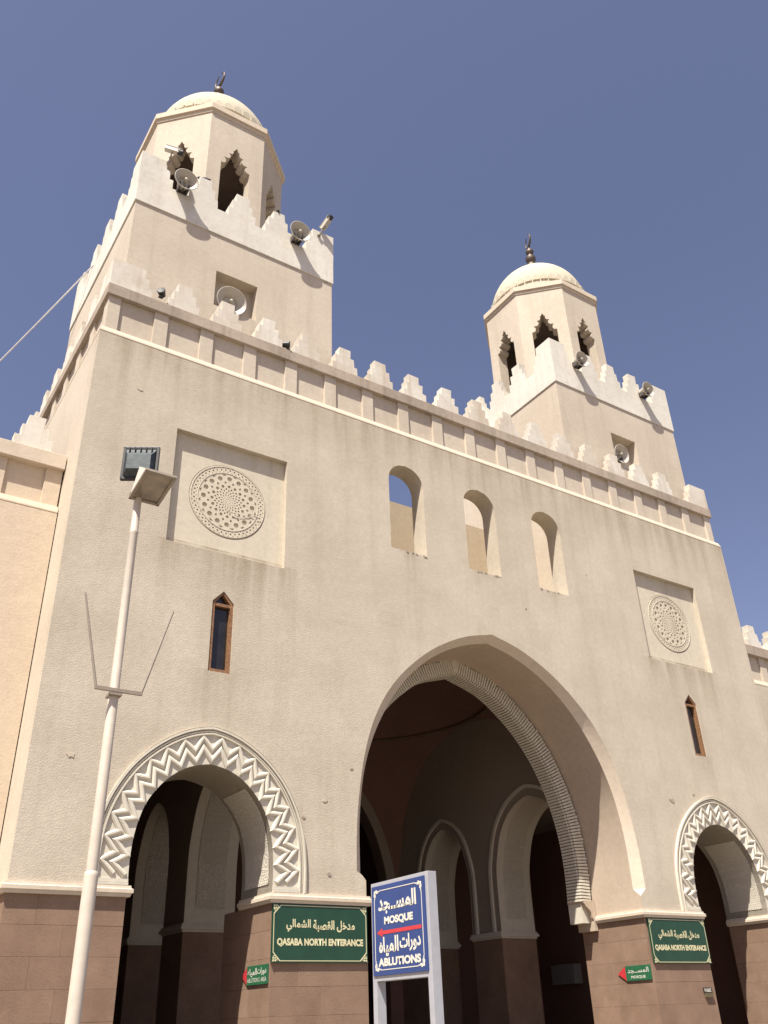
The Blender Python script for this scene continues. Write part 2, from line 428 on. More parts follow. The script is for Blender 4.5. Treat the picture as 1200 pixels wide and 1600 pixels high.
# one outer outline that runs down the piers and round the three arches
zb = 3.598
sr = arch([(x, max(z, zb)) for x, z in SIDE_I], SX); slf = arch([(x, max(z, zb)) for x, z in SIDE_I], -SX)
outer = [(-10, 14.45), (-10, zb)] + list(reversed(slf)) + list(reversed(main_cut)) + list(reversed(sr)) + [(10, zb), (10, 14.45)]
main_cut[1] = (3.665, 3.88); main_cut[-2] = (-3.665, 3.88)
outer = [(-10, 14.45), (-10, zb)] + list(reversed(slf)) + list(reversed(main_cut)) + list(reversed(sr)) + [(10, zb), (10, 14.45)]
holes = [rect(-8.12, -5.53, 9.88, 12.54), rect(5.53, 8.12, 9.88, 12.54), slit(-6.84), slit(6.84)] + [win_outline(c) for c in win_c]
mb = MB(); mb.plate(outer, holes, FY, 0, .2)
# thick wall behind the skin
b_out = arch([(x + .02, z + .02) for x, z in ARCH_B], 0, 3.6, point=True)
def back_outline(x1, ztop, y):
    return [(-x1, ztop), (-x1, zb)] + list(reversed(slf)) + list(reversed([(x, max(z, zb)) for x, z in b_out])) + list(reversed(sr)) + [(x1, zb), (x1, ztop)]
mb.plate(back_outline(9.8, 10.8, 0), [], FY, .2005, 1.25)
mb.plate(rect(-9.8, 9.8, 10.8, 14.45), [win_outline(c) for c in win_c], FY, .2005, .5)
part(mb, 'front_wall', 'front')

# chamfer and deep soffit of the main arch
A3 = [(3.665, .0, 3.93)] + [(x, 0, z) for x, z in a_main] + [(-3.665, 0, 3.93)]
hb = half_arch(ARCH_B, point=True); ha = half_arch(ARCH_A, point=True)
mb = MB()
for sgn in (1, -1):
    A = [(3.665 * sgn, -.001, 3.88)] + [(x * sgn, -.001, z) for x, z in ha]
    B = [(3.663 * sgn, -.0005, 3.879)] + [(x * sgn, .2, z) for x, z in hb]
    mb.strip(A, B) if len(A) == len(B) else None
n_h = min(len(ha), len(hb))
part(mb, 'arch_chamfer', 'trim', smooth=True)
mb = MB()
for sgn in (1, -1):
    B = [(3.66 * sgn, .2, 3.6)] + [(x * sgn, .2, z) for x, z in hb]
    C = [(3.66 * sgn, 1.53, 3.6)] + [(x * sgn, 1.53, z) for x, z in hb]
    mb.strip(B, C)
    mb.add([(3.66 * sgn, 0, 3.6), (3.66 * sgn, .2, 3.6), (3.662 * sgn, .2, 4.04), (3.662 * sgn, 0, 3.879)], [(0, 1, 2, 3)])
part(mb, 'arch_soffit', 'soffit', smooth=True)

# inner arch plate that carries the ribbed ring
hr = half_arch(ARCH_R, point=True)
mb = MB()
ring_hole = [(x, max(z, 3.45)) for x, z in arch(ARCH_R, 0, 3.45, point=True)]
mb.plate([(-4.2, 11), (-4.2, 3.45)] + list(reversed(ring_hole)) + [(4.2, 3.45), (4.2, 11)], [], FY, 1.56, 1.98)
part(mb, 'inner_arch_wall', 'ring')

def resample(h, step):
    P = [Vector((p[0], p[1])) for p in h]; L = [0]
    for a, b in zip(P[:-1], P[1:]): L.append(L[-1] + (b - a).length)
    n = int(L[-1] / step); out = []
    j = 0
    for i in range(n + 1):
        s = (i + .5) * L[-1] / (n + 1)
        while L[j + 1] < s: j += 1
        t = (s - L[j]) / (L[j + 1] - L[j]); p = P[j].lerp(P[j + 1], t); d = (P[j + 1] - P[j]).normalized()
        out.append((p, d, s / L[-1]))
    return out
mb = MB()
for sgn in (1, -1):
    for p, d, f in resample(hr, .072):
        nrm = Vector((d.y, -d.x))                    # outward (away from opening)
        # reach to the soffit line
        rch = .30 + .05 * random.random() if f > .06 else .30
        def P3(q, y): return Vector((q.x * sgn, y, q.y))
        c = p + nrm * (rch / 2 - .03)
        mb.obox(P3(c, 1.515), (d.x * .0235 * sgn, 0, d.y * .0235), (nrm.x * rch / 2 * sgn, 0, nrm.y * rch / 2), (0, .05, 0))
        c2 = p - nrm * .018
        mb.obox(P3(c2, 1.73), (d.x * .0235 * sgn, 0, d.y * .0235), (nrm.x * .04 * sgn, 0, nrm.y * .04), (0, .20, 0))
for k in (-1, 0, 1): mb.obox((k * .052, 1.514, 9.17), (.022, 0, 0), (0, .05, 0), (-k * .004, 0, .15))
part(mb, 'ribbed_ring', 'ring', kind='stuff', merge=False)

# corbels at the feet of the ring
for sgn in (1, -1):
    prof = [(3.645, 3.93), (3.29, 3.93), (3.30, 3.87), (3.34, 3.81), (3.41, 3.76), (3.47, 3.71), (3.50, 3.64), (3.515, 3.56), (3.55, 3.50), (3.55, 3.28), (3.645, 3.28)]
    mb = MB(); mb.plate([(x * sgn, z) for x, z in prof], [], FY, 1.44, 1.99)
    part(mb, 'corbel', 'soffit')

# ---- lower piers: mortar core + individual stone blocks
piers = [(-10, -8.165, 0, 1.25), (-5.59, -3.66, 0, 1.98), (3.66, 5.59, 0, 1.98), (8.165, 10, 0, 1.25)]
for x0, x1, y0, y1 in piers:
    mb = MB(); mb.box(x0 + .026, x1 - .026, y0 + .026, y1, 0, 3.45); part(mb, 'pier_core', 'core')
CH = .43
def block(cx, cy, cz, hw, hd, hh):
    mb = MB(); mb.box(-hw, hw, -hd, hd, -hh, hh)
    o = mb.build('stone_block', 'stone', GH, bevel=.003)
    o.location = (cx, cy, cz)
    return o
proto = {}
def add_block(cx, cy, cz, hw, hd, hh):
    k = (round(hw, 3), round(hd, 3), round(hh, 3))
    if k not in proto: proto[k] = block(cx, cy, cz, hw, hd, hh); return
    c = copy_obj(proto[k], (0, 0, 0), GH); c.location = (cx, cy, cz)
for x0, x1, y0, y1 in piers:
    wdt = x1 - x0
    for r in range(8):
        z0 = r * CH + (.0025 if r else 0); z1 = min((r + 1) * CH, 3.445)
        cuts = [0, .5, 1] if r % 2 == 0 else [0, .27, .73, 1]
        for a, b in zip(cuts[:-1], cuts[1:]):
            xa, xb = x0 + a * wdt, x0 + b * wdt
            g = .001; ja = random.uniform(0, .003)
            xa2 = xa + (g if a > 0 else 0); xb2 = xb - (g if b < 1 else 0)
            add_block((xa2 + xb2) / 2, .017 - ja, (z0 + z1) / 2, (xb2 - xa2) / 2, .017, (z1 - z0) / 2)
        dep = y1 - y0
        cuts = [0, .55, 1] if r % 2 else [0, .4, 1]
        for xs, sd in ((x0, 1), (x1, -1)):
            for a, b in zip(cuts[:-1], cuts[1:]):
                ya, yb = y0 + .036 + a * (dep - .036), y0 + .036 + b * (dep - .036)
                add_block(xs + sd * .017, (ya + yb) / 2, (z0 + z1) / 2, .017, (yb - ya) / 2 - .002, (z1 - z0) / 2)

# ---- cornice above the stone base (profile: y outwards, z)
CP = [(0, 3.435), (.05, 3.435), (.06, 3.475), (.085, 3.49), (.085, 3.545), (.055, 3.56), (.05, 3.60), (.015, 3.605), (0, 3.605)]
def cornice_run(pts):
    """sweep the cornice profile along a plan polyline; outward = left normal of the travel direction"""
    mb = MB(); n = len(pts); rows = []
    for i, p in enumerate(pts):
        p = Vector(p)
        d0 = (p - Vector(pts[i - 1])).normalized() if i else None
        d1 = (Vector(pts[i + 1]) - p).normalized() if i < n - 1 else None
        n0 = Vector((d0.y, -d0.x)) if d0 is not None else None; n1 = Vector((d1.y, -d1.x)) if d1 is not None else None
        if n0 is None: mvec = n1
        elif n1 is None: mvec = n0
        else:
            mvec = (n0 + n1); mvec = mvec / (mvec.dot(n0))
        rows.append([(p.x + mvec.x * o, p.y + mvec.y * o, z) for o, z in CP])
    k = len(CP)
    V = [q for r in rows for q in r]
    F = [(i * k + j, i * k + (j + 1) % k, (i + 1) * k + (j + 1) % k, (i + 1) * k + j) for i in range(n - 1) for j in range(k)]
    F += [tuple(range(k)), tuple(range((n - 1) * k, n * k))[::-1]]
    mb.add(V, F); return mb
for pts in ([(-10.0, 1.2), (-10.0, 0), (-8.165, 0), (-8.165, 1.25)],
            [(-5.59, 1.25), (-5.59, 0), (-3.66, 0), (-3.66, 1.43)],
            [(3.66, 1.43), (3.66, 0), (5.59, 0), (5.59, 1.25)][::1],
            [(8.165, 1.25), (8.165, 0), (10.0, 0), (10.0, 1.2)]):
    part(cornice_run(pts), 'cornice', 'trim')

# ---- side arches: soffit, carved jambs, outer moulding, zigzags
def inward(h, d):      # offset a half profile by d towards +outside
    P = [Vector(p) for p in h]; out = []
    for i, p in enumerate(P):
        a = P[max(i - 1, 0)]; b = P[min(i + 1, len(P) - 1)]; t = (b - a).normalized(); nn = Vector((t.y, -t.x))
        if i == len(P) - 1: dd = d / max(nn.y, .6); nn = Vector((0, 1))
        else: dd = d
        q = p + nn * dd; out.append((max(q.x, 0), q.y))
    return out
hi = half_arch(SIDE_I); hz = half_arch(SIDE_Z); ho = half_arch(SIDE_O)
def full(h, cx): return [(cx + x, z) for x, z in h] + [(cx - x, z) for x, z in reversed(h[:-1])]
def along(f, w):       # point on the band, f 0..1 over the full arch, w 0 inner .. 1 outer
    side = 1 if f <= .5 else -1
    g = (f if f <= .5 else 1 - f) * 2
    def at(h):
        L = [0]
        for a, b in zip(h[:-1], h[1:]): L.append(L[-1] + math.dist(a, b))
        s = g * L[-1]; j = 0
        while j < len(h) - 2 and L[j + 1] < s: j += 1
        t = (s - L[j]) / (L[j + 1] - L[j]); return Vector((h[j][0] + (h[j + 1][0] - h[j][0]) * t, h[j][1] + (h[j + 1][1] - h[j][1]) * t))
    p = at(hi).lerp(at(hz), w); return Vector((p.x * side, p.y))
for cx, lab in ((-SX, 'left'), (SX, 'right')):
    mb = MB(); F = full(hi, cx)
    mb.strip([(x, .0, z) for x, z in F], [(x, 1.26, z) for x, z in F])
    part(mb, 'side_arch_soffit', 'inner' if False else 'ring', smooth=True)
    # carved stucco jamb panels, inset between raised margins
    for sg in (1, -1):
        hh = inward(hi, -.012); hp = [p for p in hh if p[1] < 5.35 and p[0] > 0]
        hp = [p for p in hp if p[1] > 3.72]
        mb = MB(); mb.strip([(cx + sg * x, .14, z) for x, z in hp], [(cx + sg * x, 1.12, z) for x, z in hp])
        part(mb, 'carved_panel', 'carved', smooth=True)
    # archivolt moulding: two rounded fillets
    mb = MB()
    for d0, d1, pr in ((0, .055, .055), (.06, .10, .035), (.105, .15, .05)):
        A = inward(ho, -d0 - .0); B = inward(ho, -d1)
        FA, FB = full(A, cx), full(B, cx)
        mb.strip([(x, .0, z) for x, z in FA], [(x, -pr, z) for x, z in FA])
        A2, B2 = inward(ho, -d0 - .012), inward(ho, -d1 + .012)
        FA2, FB2 = full(A2, cx), full(B2, cx)
        mb.strip([(x, -pr * .7, z) for x, z in FA], [(x, -pr, z) for x, z in FA2])
        mb.strip([(x, -pr, z) for x, z in FA2], [(x, -pr, z) for x, z in FB2])
        mb.strip([(x, -pr, z) for x, z in FB2], [(x, 0, z) for x, z in FB])
    for sg in (1, -1):
        for z0, z1, pr in ((3.606, 3.645, .05), (3.65, 3.70, .035)):
            mb.box(*sorted((cx + sg * 1.29, cx + sg * 1.785)), -pr, 0, z0, z1)
    part(mb, 'archivolt_moulding', 'ring')
    # cream band behind the zigzags
    mb = MB(); FI = full([(x, z) for x, z in inward(hi, .0)], cx); FZ = full(inward(ho, -.15), cx)
    mb.strip([(x, -.006, z) for x, z in FI], [(x, -.006, z) for x, z in FZ])
    part(mb, 'archivolt_band', 'ring')
    NT = 18
    for wv, wp in ((.52, .97), (.13, .58)):
        pts = []
        f0 = .028
        for i in range(NT):
            fc = f0 + (1 - 2 * f0) * (i + .5) / NT; hw_ = (1 - 2 * f0) / NT / 2
            pts.append(along(fc - hw_, wv)); pts.append(along(fc, wp))
        pts.append(along(1 - f0, wv))
        mb = MB()
        # ridge section swept along the zigzag with mitred corners
        rows = []
        for i, p in enumerate(pts):
            if i == 0: t = (pts[1] - p).normalized(); m_ = Vector((t.y, -t.x))
            elif i == len(pts) - 1: t = (p - pts[-2]).normalized(); m_ = Vector((t.y, -t.x))
            else:
                t0 = (p - pts[i - 1]).normalized(); t1 = (pts[i + 1] - p).normalized()
                n0 = Vector((t0.y, -t0.x)); n1 = Vector((t1.y, -t1.x)); m_ = n0 + n1
                m_ = m_ / max(m_.dot(n0), .35)
            q = Vector((cx + p.x, p.y))
            rows.append([(q.x + m_.x * o, -y, q.y + m_.y * o) for o, y in ((-.046, .004), (-.040, .026), (-.014, .046), (.014, .046), (.040, .026), (.046, .004))])
        k = 6; V = [r_ for row in rows for r_ in row]
        Fc = [(i * k + j, i * k + j + 1, (i + 1) * k + j + 1, (i + 1) * k + j) for i in range(len(rows) - 1) for j in range(k - 1)]
        Fc += [tuple(range(k)), tuple(range((len(rows) - 1) * k, len(rows) * k))[::-1]]
        mb.add(V, Fc); part(mb, 'zigzag_moulding', 'ring')

# ---- repairs and flaked spots in the stucco
rnd = random.Random(11)
for (x, z, r, mt_) in ((-9.35, 5.55, .07, 'smooth'), (-4.55, 5.25, .06, 'smooth'), (-3.95, 5.9, .03, 'slab'), (-9.0, 13.2, .05, 'smooth'), (5.35, 6.12, .10, 'slab'), (6.2, 6.35, .05, 'slab'), (-5.0, 4.9, .035, 'slab'), (1.2, 10.4, .03, 'slab'), (3.55, 11.9, .025, 'slab'), (-4.45, 3.95, .045, 'slab')):
    pl = [(x + r * rnd.uniform(.5, 1.3) * cos(a), z + r * rnd.uniform(.3, .8) * sin(a)) for a in [j * 2 * pi / 9 for j in range(9)]]
    mb = MB(); mb.plate(pl, [], FY, -.010, .01); part(mb, 'plaster_patch', mt_)
# loose mortar crumbs along the window and niche sills
mb = MB()
for (x0, x1, z) in [(c - .5, c + .5, 11.10) for c in win_c]:
    for k in range(22):
        x = x0 + (x1 - x0) * rnd.random(); r = rnd.uniform(.008, .03)
        mb.obox((x, rnd.uniform(-.004, .03), z + rnd.uniform(-.02, .006)), (r, 0, rnd.uniform(-.004, .004)), (0, .012, 0), (0, 0, r * rnd.uniform(.4, 1)))
part(mb, 'sill_crumbs', 'slab', kind='stuff', merge=False)

# ---- niches with carved medallions
def medallion_mesh():
    R0 = .86; holes = []
    def circ(cx, cy, r, n=10): return [(cx + r * cos(2 * pi * i / n), cy + r * sin(2 * pi * i / n)) for i in range(n)]
    def dia(r, a, lr, lt):
        c, s_ = cos(a), sin(a)
        return [(c * (r + lr), s_ * (r + lr)), (c * r - s_ * lt, s_ * r + c * lt), (c * (r - lr), s_ * (r - lr)), (c * r + s_ * lt, s_ * r - c * lt)]
    def tri(r, a, lr, lt, inv):
        c, s_ = cos(a), sin(a); q = -1 if inv else 1
        return [(c * (r + q * lr), s_ * (r + q * lr)), (c * (r - q * lr) - s_ * lt, s_ * (r - q * lr) + c * lt), (c * (r - q * lr) + s_ * lt, s_ * (r - q * lr) - c * lt)]
    for i in range(48):
        a = 2 * pi * i / 48
        holes.append(circ(.762 * cos(a), .762 * sin(a), .022, 6))
        b = a + pi / 48
        holes.append(tri(.808, b, .014, .020, True)); holes.append(tri(.716, b, .014, .018, False))
    for i in range(16):
        a = 2 * pi * i / 16; b = a + pi / 16
        holes.append(circ(.555 * cos(a), .555 * sin(a), .056, 14))
        holes.append(tri(.645, b, .022, .055, False))
        holes.append(dia(.455, b, .036, .028))
        holes.append(circ(.365 * cos(a), .365 * sin(a), .036, 10))
        holes.append(dia(.30, b, .030, .022))
        holes.append(dia(.262, a, .030, .019))
        holes.append(dia(.208, b, .032, .017))
        holes.append(dia(.155, a, .030, .013))
        holes.append(dia(.108, b, .020, .007))
    for i in range(8):
        holes.append(dia(.06, 2 * pi * i / 8, .024, .008))
    mb = MB(); mb.plate(circ(0, 0, R0, 72), holes, FY, -.042, 0)
    mb.plate(circ(0, 0, R0 - .002, 72), [], FY, -.010, .003)
    # slightly raised rim rings
    for r in (.835, .685):
        prof = [(r - .010, 0), (r - .007, .050), (r + .007, .050), (r + .010, 0)]
        n = 72; V = []; F = []
        for rr, h in prof:
            for i in range(n): V.append((rr * cos(2 * pi * i / n), -h, rr * sin(2 * pi * i / n)))
        for j in range(3):
            for i in range(n): F.append((j * n + i, j * n + (i + 1) % n, (j + 1) * n + (i + 1) % n, (j + 1) * n + i))
        mb.add(V, F)
    return mb
med0 = None
for cx in (-6.825, 6.825):
    mb = MB(); disc = [(cx + .872 * cos(2 * pi * i / 72), 11.19 + .872 * sin(2 * pi * i / 72)) for i in range(72)]
    mb.plate(rect(cx - 1.294, cx + 1.294, 9.881, 12.539), [disc], FY, .135, .1999)
    npn = part(mb, 'niche_panel', 'niche')
    if med0 is None:
        med0 = medallion_mesh().build('medallion', 'niche', npn, recalc=True); med0.location = (cx, .172, 11.19)
        med0['label'] = 'pierced round medallion, cracked and patched at its lower right'
        mbp = MB()          # rough mortar patch over the damaged rosette of the left medallion
        rnd = random.Random(3)
        for k in range(15):
            t = k / 14; px_ = cx + .02 + t * .74 + rnd.uniform(-.03, .03); pz = 11.19 - .22 - .06 * sin(t * 6) - .05 * t + rnd.uniform(-.05, .05)
            r = rnd.uniform(.012, .035)
            pl = [(px_ + r * (1 + rnd.uniform(-.3, .5)) * cos(a) * 1.3, pz + r * (1 + rnd.uniform(-.4, .3)) * sin(a) * .8) for a in [j * pi / 3.5 for j in range(7)]]
            mbp.plate(pl, [], FY, .118 + rnd.uniform(0, .009), .16)
        mbp.build('mortar_patch', 'smooth', npn, merge=False)
    else:
        c = med0.copy(); COL.objects.link(c); c.parent = npn; c.matrix_parent_inverse = pinv(npn); c.location = (cx, .172, 11.19)
        if 'label' in c: del c['label']

# ---- slit windows: timber frame, transom, dark pane
for cx in (-6.84, 6.84):
    mb = MB(); mb.plate(slit(cx, -.001), [slit(cx, -.062)], FY, .02, .13)
    fr = part(mb, 'slit_window', 'wood', label='narrow pointed slit window in a brown timber frame')
    mb = MB(); mb.box(cx - .17, cx + .17, .03, .11, 8.74, 8.80); mb.build('transom', 'wood', fr)
    mb = MB(); mb.plate(slit(cx, -.05), [], FY, .118, .126); mb.build('pane', 'glass', fr)

# ---- block side and back walls, terrace slab, parapets
for sg in (-1, 1):
    mb = MB(); mb.box(*sorted((sg * 10, sg * 9.8)), .2, 10.5, 3.60, 14.45); part(mb, 'side_wall', 'smooth')
    mb = MB(); mb.box(*sorted((sg * 9.98, sg * 9.8)), 1.25, 10.5, 0, 3.599); part(mb, 'side_wall', 'smooth')
mb = MB(); mb.box(-9.8, 9.8, 10.3, 10.5, 12.0, 14.45); part(mb, 'rear_wall', 'smooth')
mb = MB(); mb.box(-9.8, 9.8, .5, 10.5, 11.09, 11.25); part(mb, 'terrace_slab', 'smooth')
mb = MB(); mb.box(-4.1, 4.1, 4.3, 4.55, 11.25, 15.43); part(mb, 'terrace_screen_wall', 'tan')

def ring_box(mb, pr, z0, z1, t=.0):   # ring round three sides of the block, proud by pr
    o = 10 + pr
    mb.plate([(-o, 10.5), (-o, -pr), (o, -pr), (o, 10.5), (9.55, 10.5), (9.55, .45), (-9.55, .45), (-9.55, 10.5)], [], lambda u, v, tt: (u, v, tt), z0, z1)
mb = MB()
o = 10.055
mb.add([], [])
prof_pts = [(-.02, 14.40), (.006, 14.405), (.006, 14.43), (-.045, 14.565)]
rows = []
for (pr, z) in prof_pts + [(-.2, 14.60), (-.2, 14.40)]:
    rows.append([(-10 - pr, 10.5, z), (-10 - pr, -pr, z), (10 + pr, -pr, z), (10 + pr, 10.5, z)])
k = len(rows)
V = [p for r in rows for p in r]
F = [(j * 4 + i, j * 4 + i + 1, ((j + 1) % k) * 4 + i + 1, ((j + 1) % k) * 4 + i) for j in range(k) for i in range(3)]
mb.add(V, F); part(mb, 'string_course', 'trim')
mb = MB(); mb.box(-9.84, 9.84, .16, .40, 14.45, 15.51); mb.box(-9.84, -9.6, .40, 10.5, 14.45, 15.51); mb.box(9.6, 9.84, .40, 10.5, 14.45, 15.51)
part(mb, 'parapet_wall', 'smooth')
mb = MB(); ring_box(mb, -.035, 15.505, 15.81)
part(mb, 'cap_slab', 'slab', bevel=.012)
# pilasters
PW = .32; pitch = (19.26 + PW) / 18
def pil(cx, w_, name='pilaster'):
    mb = MB(); mb.box(-w_ / 2, w_ / 2, .1, .17, 14.575, 15.51)
    o_ = part(mb, name, 'smooth', bevel=.008); o_.location = (cx, 0, 0); return o_
p0 = pil(-9.63 + pitch - PW / 2, PW)
for i in range(2, 18): copy_obj(p0, ((i - 1) * pitch, 0, 0), GH)
for sg in (-1, 1):
    mb = MB(); mb.box(*sorted((sg * 9.9, sg * 9.63)), .1, .42, 14.575, 15.51); part(mb, 'pilaster', 'smooth', bevel=.008)
mb = MB(); mb.box(-9.9, -9.83, -PW / 2, PW / 2, 14.575, 15.51); ps = part(mb, 'pilaster', 'smooth', bevel=.008); ps.location = (0, 1.28, 0)
mb = MB(); mb.box(9.83, 9.9, -PW / 2, PW / 2, 14.575, 15.51); ps2 = part(mb, 'pilaster', 'smooth', bevel=.008); ps2.location = (0, 1.28, 0)
for i in range(1, 9):
    copy_obj(ps, (0, i * 1.05, 0), GH); copy_obj(ps2, (0, i * 1.05, 0), GH)

# merlons
def merlon_poly(w_=.74, h=.9, st=.10, tiers=3):
    hw = w_ / 2; P = [(-hw, 0)]
    for t in range(tiers):
        P.append((-hw + t * st, h * (t + 1) / tiers))
        if t < tiers - 1: P.append((-hw + (t + 1) * st, h * (t + 1) / tiers))
    return P + [(-x, z) for x, z in reversed(P)]
def corner_poly(w_=1.0, h=.9, st=.10, tiers=3):   # vertical at x=0, stepped on the right
    P = [(0, 0), (0, h)]
    for t in range(tiers - 1, -1, -1):
        P.append((w_ - t * st, h * (t + 1) / tiers)); P.append((w_ - t * st, h * t / tiers) if t else (w_, 0))
    out = []
    for p in P:
        if not out or math.dist(out[-1], p) > 1e-6: out.append(p)
    return out
def wob(poly, a=.018):
    return [(x + random.uniform(-a, a) * (z > 0.01), z + random.uniform(-a, a) * (z > .01)) for x, z in poly]
mer_meshes = []
def merlon_set(parent, y0, y1, mat='merlon', w_=.74, h=.9, st=.1):
    """returns a maker; makes a few worn variants and shares them"""
    var = []
    def make(x, z, k, rot=0, yoff=0):
        i = k % 5
        if len(var) <= i:
            mb = MB(); mb.plate(wob(merlon_poly(w_, h, st)), [], FY, -(y1 - y0) / 2, (y1 - y0) / 2)
            o_ = mb.build('merlon', mat, parent, bevel=.007); var.append(o_)
        else:
            o_ = var[i].copy(); COL.objects.link(o_)
        o_.location = (x, yoff, z); o_.rotation_euler = (random.uniform(-.01, .01), random.uniform(-.008, .008), rot)
        return o_
    return make
mk = merlon_set(GH, 0, .22, 'merlon', .74, .76, .10)
for i in range(16):
    mk(-8.235 + i * 1.0733, 15.805, i, 0, .175)
for i in range(8):
    mk(-9.825, 15.805, i + 2, pi / 2, 1.55 + i * 1.06)
    mk(9.825, 15.805, i + 1, pi / 2, 1.55 + i * 1.06)
for sg in (-1, 1):
    mb = MB(); mb.plate([(sg * (9.94 - x), 15.805 + z) for x, z in corner_poly(.95, .76)], [], FY, .06, .28)
    mb.plate([(max(x, .2795), 15.805 + z) for x, z in corner_poly(1.0, .76)], [], lambda u, v, t: (sg * t, u, v), 9.72, 9.9385)
    c = part(mb, 'corner_merlon', 'merlon')

# ---- interior: hall behind the gate
mb = MB()
R_ = sqrt(3.9 ** 2 + 3.975 ** 2); NG = 24; ys = 6.075
grid = [[(-3.9 + 7.8 * i / NG, 2.1 + 7.95 * j / NG) for i in range(NG + 1)] for j in range(NG + 1)]
V = [(x, y, 5.5 + sqrt(max(R_ ** 2 - x * x - (y - ys) ** 2, 0))) for row in grid for x, y in row]
F = [(j * (NG + 1) + i, j * (NG + 1) + i + 1, (j + 1) * (NG + 1) + i + 1, (j + 1) * (NG + 1) + i) for j in range(NG) for i in range(NG)]
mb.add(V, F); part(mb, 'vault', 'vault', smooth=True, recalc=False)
mb = MB(); zr = 9.5; rr = sqrt(R_ ** 2 - (zr - 5.5) ** 2)
pts = [(rr * .985 * cos(2 * pi * i / 64), ys + rr * .985 * sin(2 * pi * i / 64), zr - .03) for i in range(65)]
mb.sweep(pts, .05, 6); part(mb, 'vault_ring_moulding', 'core', smooth=True)
AR_A = [(1.55, 3.6), (1.55, 4.9), (1.46, 5.45), (1.2, 6.1), (.7, 6.6), (0, 6.85)]
AR_B = [(1.15, 3.6), (1.15, 4.9), (1.08, 5.4), (.85, 6.0), (.5, 6.4), (0, 6.62)]
AR_C = [(3.45, 3.6), (3.45, 5.0), (3.3, 6.0), (2.85, 7.15), (2.1, 8.1), (1.1, 8.75), (0, 9.05)]
for sg in (1, -1):
    A_ = arch(AR_A, 3.70, 3.6); B_ = arch(AR_B, 7.62, 3.6)
    mb = MB()
    mb.plate([(1.98, 11.09), (1.98, 3.6)] + list(reversed(A_)) + list(reversed(B_)) + [(10.3, 3.6), (10.3, 11.09)], [], lambda u, v, t: (sg * t, u, v), 3.9, 5.1)
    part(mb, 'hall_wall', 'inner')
    for (cy, AR, z_) in ((3.70, AR_A, 'a'), (7.62, AR_B, 'b')):
        h = half_arch(AR); o1 = inward(h, .28); o0 = inward(h, .19)
        mb = MB()
        FO, F0 = full(o1, cy), full(o0, cy)
        mb.strip([(sg * 3.9, y, z) for y, z in FO], [(sg * 3.84, y, z) for y, z in FO])
        mb.strip([(sg * 3.84, y, z) for y, z in FO], [(sg * 3.84, y, z) for y, z in F0])
        mb.strip([(sg * 3.84, y, z) for y, z in F0], [(sg * 3.9, y, z) for y, z in F0])
        part(mb, 'hall_arch_moulding', 'ring')
        hs = inward(h, -.008); FF = full(hs, cy)
        mb = MB(); mb.strip([(sg * 3.9, y, z) for y, z in FF], [(sg * 5.1, y, z) for y, z in FF]); part(mb, 'hall_arch_soffit', 'ring', smooth=True)
        hc = [p for p in inward(h, -.02) if 3.75 < p[1]]
        for s2 in (1, -1):
            mb = MB(); mb.strip([(sg * 4.15, cy + s2 * y, z) for y, z in hc], [(sg * 4.85, cy + s2 * y, z) for y, z in hc]); part(mb, 'carved_panel', 'carved', smooth=True)
    # piers under the hall wall with cornices
    for y0, y1 in ((5.25, 6.47), (8.77, 10.3)):
        mb = MB(); mb.box(*sorted((sg * 3.9, sg * 5.1)), y0, y1, 0, 3.43); part(mb, 'hall_pier', 'stone')
        mb = MB()
        for e_, z0, z1 in ((.03, 3.43, 3.48), (.07, 3.48, 3.55), (.04, 3.55, 3.602)):
            mb.box(*sorted((sg * (3.9 - e_), sg * (5.1 + e_))), y0 - e_, y1 + e_, z0, z1)
        part(mb, 'pier_cornice', 'ring')
mb = MB(); C_ = arch(AR_C, 0, 3.6)
mb.plate([(-3.9, 11.09), (-3.9, 3.6)] + list(reversed(C_)) + [(3.9, 3.6), (3.9, 11.09)], [], FY, 10.05, 10.5)
part(mb, 'hall_back_wall', 'vault')
hcC = half_arch(AR_C); F1 = full(inward(hcC, .32), 0); F2 = full(hcC, 0)
mb = MB(); mb.strip([(x, 10.0, z) for x, z in F1], [(x, 10.0, z) for x, z in F2]); mb.strip([(x, 10.0, z) for x, z in F1], [(x, 10.06, z) for x, z in F1])
mb.strip([(x, 10.0, z) for x, z in F2], [(x, 10.5, z) for x, z in F2]); part(mb, 'hall_arch_moulding', 'inner')
mb = MB(); mb.box(-10, -5.1, 10.3, 10.5, 0, 12); mb.box(5.1, 10, 10.3, 10.5, 0, 12)
mb.box(-3.9, -3.45, 10.05, 10.5, 0, 3.6); mb.box(3.45, 3.9, 10.05, 10.5, 0, 3.6)
mb.box(-6, 6, 16, 16.3, 0, 11.3); mb.box(-6.2, -6, 10.5, 16.3, 0, 11.3); mb.box(6, 6.2, 10.5, 16.3, 0, 11.3); mb.box(-6.2, 6.2, 10.5, 16.3, 11.3, 11.5)
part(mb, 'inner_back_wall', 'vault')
for sg in (-1, 1):
    mb = MB(); mb.box(*sorted((sg * 9.8, sg * 5.1)), 1.25, 10.3, 7.2, 7.4); part(mb, 'side_room_ceiling', 'inner')
    mb = MB(); mb.box(*sorted((sg * 9.8, sg * 9.7)), 1.25, 10.3, 0, 7.2); part(mb, 'side_room_wall', 'vault')
mb = MB(); mb.box(-9.7, 9.7, .0, 16, .004, .02); part(mb, 'hall_floor', 'core')

